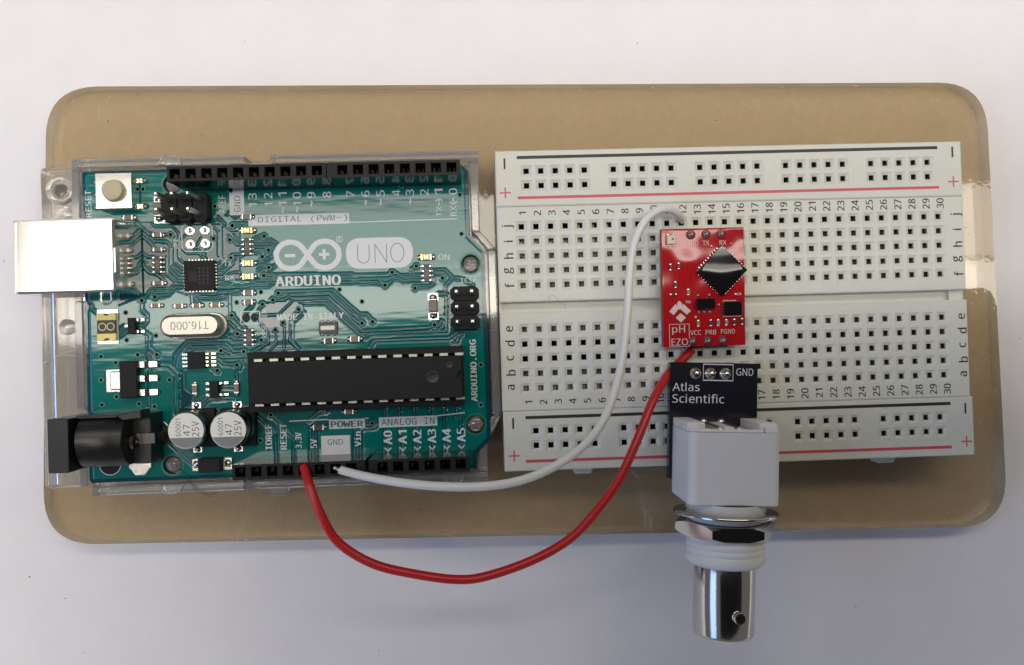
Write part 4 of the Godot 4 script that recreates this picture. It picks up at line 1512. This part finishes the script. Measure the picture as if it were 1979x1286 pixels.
func dome(c: Vector3, s: float, h: float, turn: float, lean := 0.0) -> void:
	# a square pillow of resin, leaning a little
	var n := 20
	var b := Basis(UP, turn)
	var f := func(u: float, v: float) -> Vector3:
		var p := b * Vector3(u * s, 0, v * s)
		return c + Vector3(p.x, h * (1.0 - u * u) * (1.0 - v * v) + p.z * lean * (1.0 - u * u) * (1.0 - v * v) - 0.004 * p.x * p.x, p.z)
	for i in n:
		for j in n:
			var q := []
			for e in [[0, 0], [1, 0], [1, 1], [0, 1]]:
				var u: float = -1.0 + 2.0 * (i + e[0]) / n
				var v: float = -1.0 + 2.0 * (j + e[1]) / n
				var p: Vector3 = f.call(u, v)
				var nn: Vector3 = ((f.call(u, v + 0.01) as Vector3) - p).cross((f.call(u + 0.01, v) as Vector3) - p).normalized()
				q.append([p, nn])
			tri(q[0][0], q[1][0], q[2][0], q[0][1], q[1][1], q[2][1])
			tri(q[0][0], q[2][0], q[3][0], q[0][1], q[2][1], q[3][1])

func small_part(x: float, z: float, wide: float, long: float, body: String, parent: Node, across := false) -> void:
	place = Transform3D(Basis(UP, PI / 2 if across else 0.0), Vector3(x, 0, z))
	block(-wide / 2, wide / 2, 0.03, 0.45, -long * 0.3, long * 0.3, 0.06)
	var o := obj("chip_part", body, parent)
	for s in [-1.0, 1.0]:
		blob(0, s * long * 0.38, wide * 0.5, long * 0.18, 0.42)
	obj("terminals", "solder", o)
	place = Transform3D()

func build_red_module() -> void:
	var o := thing("sensor_module", "small red circuit board with a black diamond chip standing in the breadboard", "circuit board", Vector3(21.35, 18.5, -12.39))
	o.rotation.x = 0.06
	var edge := rect(0, 0, 13.95, 19.9)
	sides(edge, edge, -1.6, -0.05, false)
	cap(edge, -1.6, false)
	obj("board_core", "red_edge", o)
	var lie := FastNoiseLite.new()                     # the poured resin does not lie flat
	lie.seed = 12
	lie.frequency = 0.09
	lie.fractal_octaves = 2
	var high := func(u: float, v: float) -> Vector3: return Vector3(u, lie.get_noise_2d(u, v) * 0.16 + 0.22 * exp(-(pow(u - 3.9, 2.0) + pow(v - 6.2, 2.0)) / 5.0) - 0.05 * float(u < 0.05 or v < 0.05 or u > 13.9 or v > 19.85), v)
	for i in 36:
		for j in 50:
			var q := []
			for e in [[0, 0], [1, 0], [1, 1], [0, 1]]:
				var u: float = 13.95 * (i + e[0]) / 36
				var v: float = 19.9 * (j + e[1]) / 50
				var a: Vector3 = high.call(u, v)
				q.append([a, ((high.call(u, v + 0.2) as Vector3) - a).cross((high.call(u + 0.2, v) as Vector3) - a).normalized()])
			tri(q[0][0], q[1][0], q[2][0], q[0][1], q[1][1], q[2][1])
			tri(q[0][0], q[2][0], q[3][0], q[0][1], q[2][1], q[3][1])
	obj("circuit_face", "red_mask", o)
	for z in [1.08, 18.97]:
		block(3.65, 11.4, -4.3, -1.65, z - 1.2, z + 1.2, 0.1)
		obj("header_block", "moulding", o)
		for k in 3:
			blob(4.93 + k * 2.56, z, 0.82, 0.82, 0.55, 0.0, 18)
			lathe(Vector3(4.93 + k * 2.56, 0.4, z), UP, [0.34, 0, 0.34, 0.35, 0.2, 0.5, 0, 0.52], 12)
			obj("coated_joint", "coated_solder", o)
	dome(Vector3(9.93, 0.95, 7.25), 3.02, 0.36, PI / 4, 0.05)
	place = Transform3D(Basis(UP, PI / 4), Vector3(9.93, 0, 7.25))
	block(-3.0, 3.0, 0.05, 0.95, -3.0, 3.0)
	place = Transform3D()
	var d := obj("diamond_chip", "resin_black", o)
	place = Transform3D(Basis(UP, PI / 4), Vector3(9.93, 0, 7.25))
	for k in 9:
		for s in [-1.0, 1.0]:
			block(-2.2 + k * 0.55 - 0.11, -2.2 + k * 0.55 + 0.11, 0.03, 0.3, s * 3.02, s * 3.25, 0.03)
			block(s * 3.02, s * 3.25, 0.03, 0.3, -2.2 + k * 0.55 - 0.11, -2.2 + k * 0.55 + 0.11, 0.03)
	place = Transform3D()
	obj("chip_pads", "solder", d)
	block(0.75, 2.25, 0.05, 0.7, 1.1, 2.6, 0.1)
	var l := obj("indicator_led", "lamp_resin", o)
	for x in [1.0, 1.95]:
		for z in [0.95, 2.75]:
			blob(x, z, 0.24, 0.24, 0.4)
	obj("terminals", "solder", l)
	lathe(Vector3(1.7, 0.7, 1.75), UP, [0.2, 0, 0.2, 0.012, 0, 0.012], 10)
	obj("led_mark", "resin_black", l)
	block(5.5, 8.6, 0.1, 1.1, 11.85, 13.55, 0.1)
	var s1 := obj("small_chip", "resin_black", o)
	for x in [6.0, 7.9]:
		blob(x, 11.3, 0.28, 0.5, 0.35)
	for x in [6.1, 7.0, 7.95]:
		blob(x, 14.05, 0.28, 0.55, 0.35)
	obj("leads", "coated_solder", s1)
	block(10.2, 13.2, 0.1, 0.95, 12.5, 14.75, 0.08)
	var s2 := obj("small_chip", "resin_black", o)
	for k in 5:
		block(9.95, 10.18, 0.02, 0.25, 12.65 + k * 0.46, 12.88 + k * 0.46, 0.02)
		block(13.22, 13.6, 0.02, 0.25, 12.65 + k * 0.46, 12.88 + k * 0.46, 0.02)
	obj("leads", "coated_solder", s2)
	for z in [12.3, 14.95]:
		strip(poly([10.2, z, 13.3, z]), 0.12, 0.006)
	obj("printed_line", "pale_print", o)
	for q in [[1.35, 6.4, 0], [2.75, 6.25, 0], [2.15, 9.4, 0], [4.3, 10.7, 1], [5.9, 16.0, 1], [8.05, 16.0, 0], [9.3, 16.0, 1], [10.7, 16.0, 1], [12.1, 15.95, 0], [13.75, 15.9, 0]]:
		small_part(minf(q[0], 13.4), q[1], 0.5, 1.15, "ceramic" if q[2] else "resistor_black", o)
	small_part(12.75, 11.25, 0.5, 1.05, "ceramic_grey", o, true)
	small_part(1.75, 11.0, 0.5, 1.1, "resistor_black", o, true)
	# the emblem of four leaves and the printed words
	prism(poly([1.05, 13.85, 2.15, 12.6, 2.6, 13.5, 1.75, 14.5]), 0.0, 0.09)
	prism(poly([3.4, 12.6, 4.7, 13.85, 4.0, 14.5, 2.95, 13.5]), 0.0, 0.09)
	prism(poly([2.1, 14.95, 2.95, 14.2, 3.85, 14.95, 3.0, 15.75]), 0.0, 0.09)
	prism(circle(Vector2(2.78, 12.85), 0.4, 16, 1.75), 0.0, 0.095)
	obj("emblem", "pale_print", o)
	strip(rect(1.0, 16.05, 4.35, 19.85), 0.13, 0.09, true)
	obj("printed_frame", "pale_print", o)
	for w in [["pH", 2.55, 17.05, 2.2, 1.55], ["EZO", 2.7, 19.05, 2.8, 1.15], ["GND", 5.2, 2.5, 1.9, 0.78], ["TX", 7.45, 2.5, 1.15, 0.78], ["RX", 10.35, 2.5, 1.15, 0.78], ["VCC", 5.45, 17.55, 1.85, 0.78], ["PRB", 8.05, 17.55, 1.8, 0.78], ["PGND", 10.95, 17.5, 2.4, 0.78], ["TM", 4.2, 12.35, 0.9, 0.45]]:
		letters(w[0], sans, "pale_print", o, "printed_word", Vector3(w[1], 0.09, w[2]), w[3], w[4])
	for q in [[8.4, 3.0, 0.16], [11.7, 2.65, 0.12], [9.5, 12.9, 0.14], [5.5, 14.9, 0.18]]:
		cap(circle(Vector2(q[0], q[1]), q[2], 10), 0.09, true)
	obj("printed_dots", "pale_print", o)

func build_connector_board() -> void:
	var o := thing("connector_board", "black circuit board carrying a white and chrome coaxial socket overhanging the sheet", "connector", Vector3(22.22, 17.9, 9.96), -0.049)
	prism(rect(0, 0, 14.9, 19.5), -1.6, 0.0, 0.04)
	obj("circuit_face", "black_mask", o)
	block(3.1, 10.7, -4.3, -1.65, 0.6, 3.0, 0.1)
	obj("header_block", "moulding", o)
	for k in 3:
		lathe(Vector3(4.35 + k * 2.54, 0, 1.8), UP, [1.0, 0.0, 0.97, 0.05, 0.8, 0.2, 0.45, 0.6, 0.34, 0.95, 0, 1.0], 20)
		obj("solder_joint", "coated_grey" if mats.has("coated_grey") else "solder", o)
	strip(rect(5.65, 0.25, 10.7, 2.95), 0.2, 0.006, true)
	obj("printed_frame", "white_print", o)
	letters("GND", sans, "white_print", o, "printed_word", Vector3(12.7, 0, 1.45), 2.9, 1.2)
	letters("Atlas", sans, "white_print", o, "printed_word", Vector3(2.75, 0, 4.1), 4.6, 1.45)
	letters("Scientific", sans, "white_print", o, "printed_word", Vector3(4.85, 0, 6.05), 8.8, 1.55)
	# the white housing: rounded along its upper edges, hollow at the back
	var x0 := 0.6
	var x1 := 14.9
	var hy := 11.6
	var prof := PackedVector2Array([Vector2(x0, 0.05)])
	for k in 7:
		prof.append(Vector2(x0 + 1.5 - 1.5 * cos(PI / 2 * k / 6.0), hy - 1.5 + 1.5 * sin(PI / 2 * k / 6.0)))
	for k in 7:
		prof.append(Vector2(x1 - 1.2 + 1.2 * sin(PI / 2 * k / 6.0), hy - 1.2 + 1.2 * cos(PI / 2 * k / 6.0)))
	prof.append(Vector2(x1, 0.05))
	place = Transform3D(Basis(Vector3(1, 0, 0), Vector3(0, 0, 1), Vector3(0, 1, 0)), Vector3.ZERO)
	prism(prof, 10.6, 21.9, 0.2, true)
	place = Transform3D()
	var h := obj("socket_housing", "white_plastic", o)
	for w in [[x0, 3.4, 0.05, 9.9, 9.2], [12.0, x1, 0.05, 9.9, 9.2], [6.6, 8.2, 0.05, 9.3, 9.9], [2.2, 12.2, 10.4, 11.3, 10.1], [x0 + 0.25, 2.4, 9.7, 10.9, 9.7], [12.6, x1 - 0.2, 9.7, 10.9, 9.7]]:
		block(w[0], w[1], w[2], w[3], w[4], 10.58, 0.12)
	obj("back_ribs", "white_plastic", h)
	for x in [5.75, 8.75]:
		tube(curve([[x, 9.9, 10.3], [x, 9.5, 10.15], [x + 0.15, 6.0, 10.15], [x, 0.1, 10.1]]), 0.35, 10)
		blob(x, 9.9, 0.8, 0.6, 0.7)
		obj("contact_pin", "solder", h)
	var ax := Vector3(7.95, 5.9, 0)
	var z := Vector3(0, 0, 1)
	lathe(ax, z, [6.3, 21.92, 6.3, 23.2, 6.1, 23.4, 6.1, 24.9], 40)
	lathe(ax, z, [6.1, 27.0, 6.28, 27.3, 6.28, 27.7, 6.1, 28.0, 6.28, 28.3, 6.28, 28.7, 6.1, 29.0, 6.28, 29.3, 6.28, 29.7, 6.1, 30.0, 6.28, 30.3, 6.28, 31.2, 6.05, 31.6, 5.7, 31.9, 4.8, 31.9], 48)
	obj("threaded_collar", "white_plastic", o)
	place = Transform3D(Basis(Vector3(1, 0, 0), -0.03), ax + Vector3(0, 0, 23.6))
	lathe(Vector3.ZERO, z, [6.5, 0.0, 8.15, 0.0, 8.25, 0.1, 8.25, 0.4, 8.15, 0.5, 6.5, 0.5, 6.5, 0.0], 56)
	obj("washer", "chrome", o)
	var hex := PackedVector2Array()
	for k in 6:
		hex.append(Vector2(cos(TAU * (k + 0.0) / 6), sin(TAU * (k + 0.0) / 6)) * 8.05)
	place = Transform3D(Basis(Vector3(1, 0, 0), Vector3(0, 0, 1), Vector3(0, 1, 0)), ax + Vector3(0, 0, 25.0))
	hex = pierced(hex, circle(Vector2.ZERO, 6.05, 36), Vector2(-9, 0))
	place = Transform3D(Basis(Vector3(1, 0, 0), Vector3(0, 1, 0), z), ax + Vector3(0, 0, 25.0))
	nut()
	place = Transform3D()
	obj("hex_nut", "chrome", o)
	lathe(ax, z, [4.75, 31.6, 4.85, 31.75, 4.85, 42.7, 4.7, 43.1, 4.5, 43.2, 4.15, 43.1, 4.1, 42.5, 4.1, 34.0, 0, 34.0], 64)
	var bar := obj("barrel", "chrome", o)
	for s in [1.0, -1.0]:
		lathe(ax + Vector3(0.8 * s, 4.72 * s, 39.2), Vector3(0.16 * s, s, 0), [0.98, 0, 0.98, 0.75, 0.85, 0.95, 0.0, 0.98], 24)
		obj("bayonet_lug", "chrome", bar)

func nut() -> void:
	# six flats with turned-off corners, round a bore, along z
	var n := 72
	var r_in := 6.1
	var rings := []
	for k in n:
		var t := TAU * k / n
		var m := fposmod(t + PI / 6 + PI / 6, PI / 3) - PI / 6       # flats face up and down
		m = fposmod(t - PI / 2 + PI / 6, PI / 3) - PI / 6
		var r := 7.0 / cos(m)
		var c := maxf(0.0, (r - 7.25)) * 0.62
		rings.append([Vector3(cos(t), sin(t), 0), r, c])
	for k in n:
		var a: Array = rings[k]
		var b: Array = rings[(k + 1) % n]
		var mid: Vector3 = (a[0] + b[0])
		for e in [[0.0, 1.0], [2.2, -1.0]]:
			var za: float = e[0] + e[1] * a[2]
			var zb: float = e[0] + e[1] * b[2]
			quad(a[0] * r_in + Vector3(0, 0, e[0]), b[0] * r_in + Vector3(0, 0, e[0]), b[0] * minf(b[1], 7.25) + Vector3(0, 0, e[0]), a[0] * minf(a[1], 7.25) + Vector3(0, 0, e[0]), Vector3(0, 0, -e[1]))
			if a[2] > 0 or b[2] > 0:
				quad(a[0] * minf(a[1], 7.25) + Vector3(0, 0, e[0]), b[0] * minf(b[1], 7.25) + Vector3(0, 0, e[0]), b[0] * b[1] + Vector3(0, 0, zb), a[0] * a[1] + Vector3(0, 0, za), Vector3(0, 0, -e[1]) + mid * 0.5)
		quad(a[0] * a[1] + Vector3(0, 0, a[2]), b[0] * b[1] + Vector3(0, 0, b[2]), b[0] * b[1] + Vector3(0, 0, 2.2 - b[2]), a[0] * a[1] + Vector3(0, 0, 2.2 - a[2]), mid)
		quad(a[0] * r_in, b[0] * r_in, b[0] * r_in + Vector3(0, 0, 2.2), a[0] * r_in + Vector3(0, 0, 2.2), -mid)

func build_wires() -> void:
	var o := thing("jumper_wire", "red insulated wire looping below the sheet from black socket to breadboard", "wire", Vector3(-38.6, 19, 25.3), 0.0, "jumper wires")
	place = Transform3D(Basis(), Vector3(38.6, -19, -25.3))
	tube(curve([[-38.75, 20.6, 24.95], [-38.35, 21.2, 25.7], [-37.23, 23.0, 28.14], [-35.46, 23.5, 32.62], [-32.98, 23.0, 36.92], [-27.83, 22.5, 40.53], [-21.33, 22.0, 42.58], [-14.33, 21.5, 43.9], [-9.3, 21.5, 43.46], [-2.11, 21.5, 41.24], [3.84, 22.0, 38.01], [8.11, 22.5, 33.81], [12.05, 22.5, 28.79], [15.57, 21.5, 22.33], [18.74, 19.5, 16.24], [21.86, 17.0, 12.2], [24.6, 15.2, 10.0], [26.9, 14.2, 8.1]]), 0.74, 16)
	obj("insulation", "red_wire", o)
	tube(curve([[-38.8, 12.5, 25.3], [-38.8, 19.5, 25.2], [-38.7, 20.8, 25.0]]), 0.3, 8)
	tube(curve([[26.7, 14.25, 8.25], [26.95, 13.9, 8.0], [27.0, 11.0, 8.0]]), 0.3, 8)
	obj("bare_end", "tinned_pad", o)
	o = thing("jumper_wire", "white insulated wire arching from black socket over breadboard to its twelfth column", "wire", Vector3(-34.4, 20, 25.1), 0.0, "jumper wires")
	place = Transform3D(Basis(), Vector3(34.4, -20, -25.1))
	tube(curve([[-32.6, 21.8, 25.5], [-32.0, 22.1, 25.65], [-27.98, 24.5, 26.35], [-22.09, 27.0, 27.13], [-15.64, 28.5, 27.67], [-9.3, 29.0, 27.74], [-3.73, 29.0, 27.0], [1.14, 28.5, 25.26], [5.76, 27.5, 22.52], [9.33, 26.0, 18.76], [11.88, 24.0, 13.64], [13.66, 22.0, 7.91], [14.82, 20.5, 1.14], [15.54, 19.5, -4.91], [16.62, 18.8, -10.13], [18.44, 18.5, -13.6], [20.6, 18.1, -15.43], [22.68, 17.5, -15.92], [24.6, 16.1, -15.4], [25.75, 14.6, -14.65]]), 0.69, 16)
	obj("insulation", "white_wire", o)
	tube(curve([[-33.75, 12.5, 25.3], [-33.75, 20.4, 25.2], [-33.3, 21.3, 25.3], [-32.4, 21.9, 25.55]]), 0.3, 8)
	tube(curve([[25.7, 14.65, -14.7], [26.0, 13.9, -14.2], [26.04, 11.0, -14.1]]), 0.3, 8)
	obj("bare_end", "tinned_pad", o)
	place = Transform3D()

func build_hairs() -> void:
	tube(curve([[2.4, 13.54, -0.9], [2.6, 13.6, -2.0], [3.6, 13.62, -1.9], [4.2, 13.6, -0.8], [5.0, 13.58, -0.5], [5.5, 13.55, 0.6]]), 0.016, 5)
	tag(obj("hair", "hair", self), "thin curled hair lying on the breadboard beside its centre channel", "hair")
	tube(curve([[-62.6, 12.1, 24.6], [-60.2, 12.3, 27.2], [-58.4, 12.4, 29.2], [-56.9, 12.2, 30.2], [-55.4, 12.0, 30.1]]), 0.05, 5)
	tube(curve([[-60.0, 12.3, 27.4], [-58.8, 12.0, 29.6], [-57.4, 9.0, 31.3]]), 0.04, 5)
	tag(obj("hair", "hair", self), "dark hair caught on the tray wall below the black power socket", "hair")

func build_shade_slab() -> void:  # unseen slab for phone and hands, sized to shade the lower right
	var o := thing("shade_slab", "dark unseen slab above the board, added to shade its lower right", "shade_slab", Vector3(69, 167, 77), 0.028)
	prism(rounded(rect(-121, -84, 121, 84), 9, 8), -3.6, 3.6, 0.8, true)
	obj("shade_slab_body", "shade_slab_dark", o)
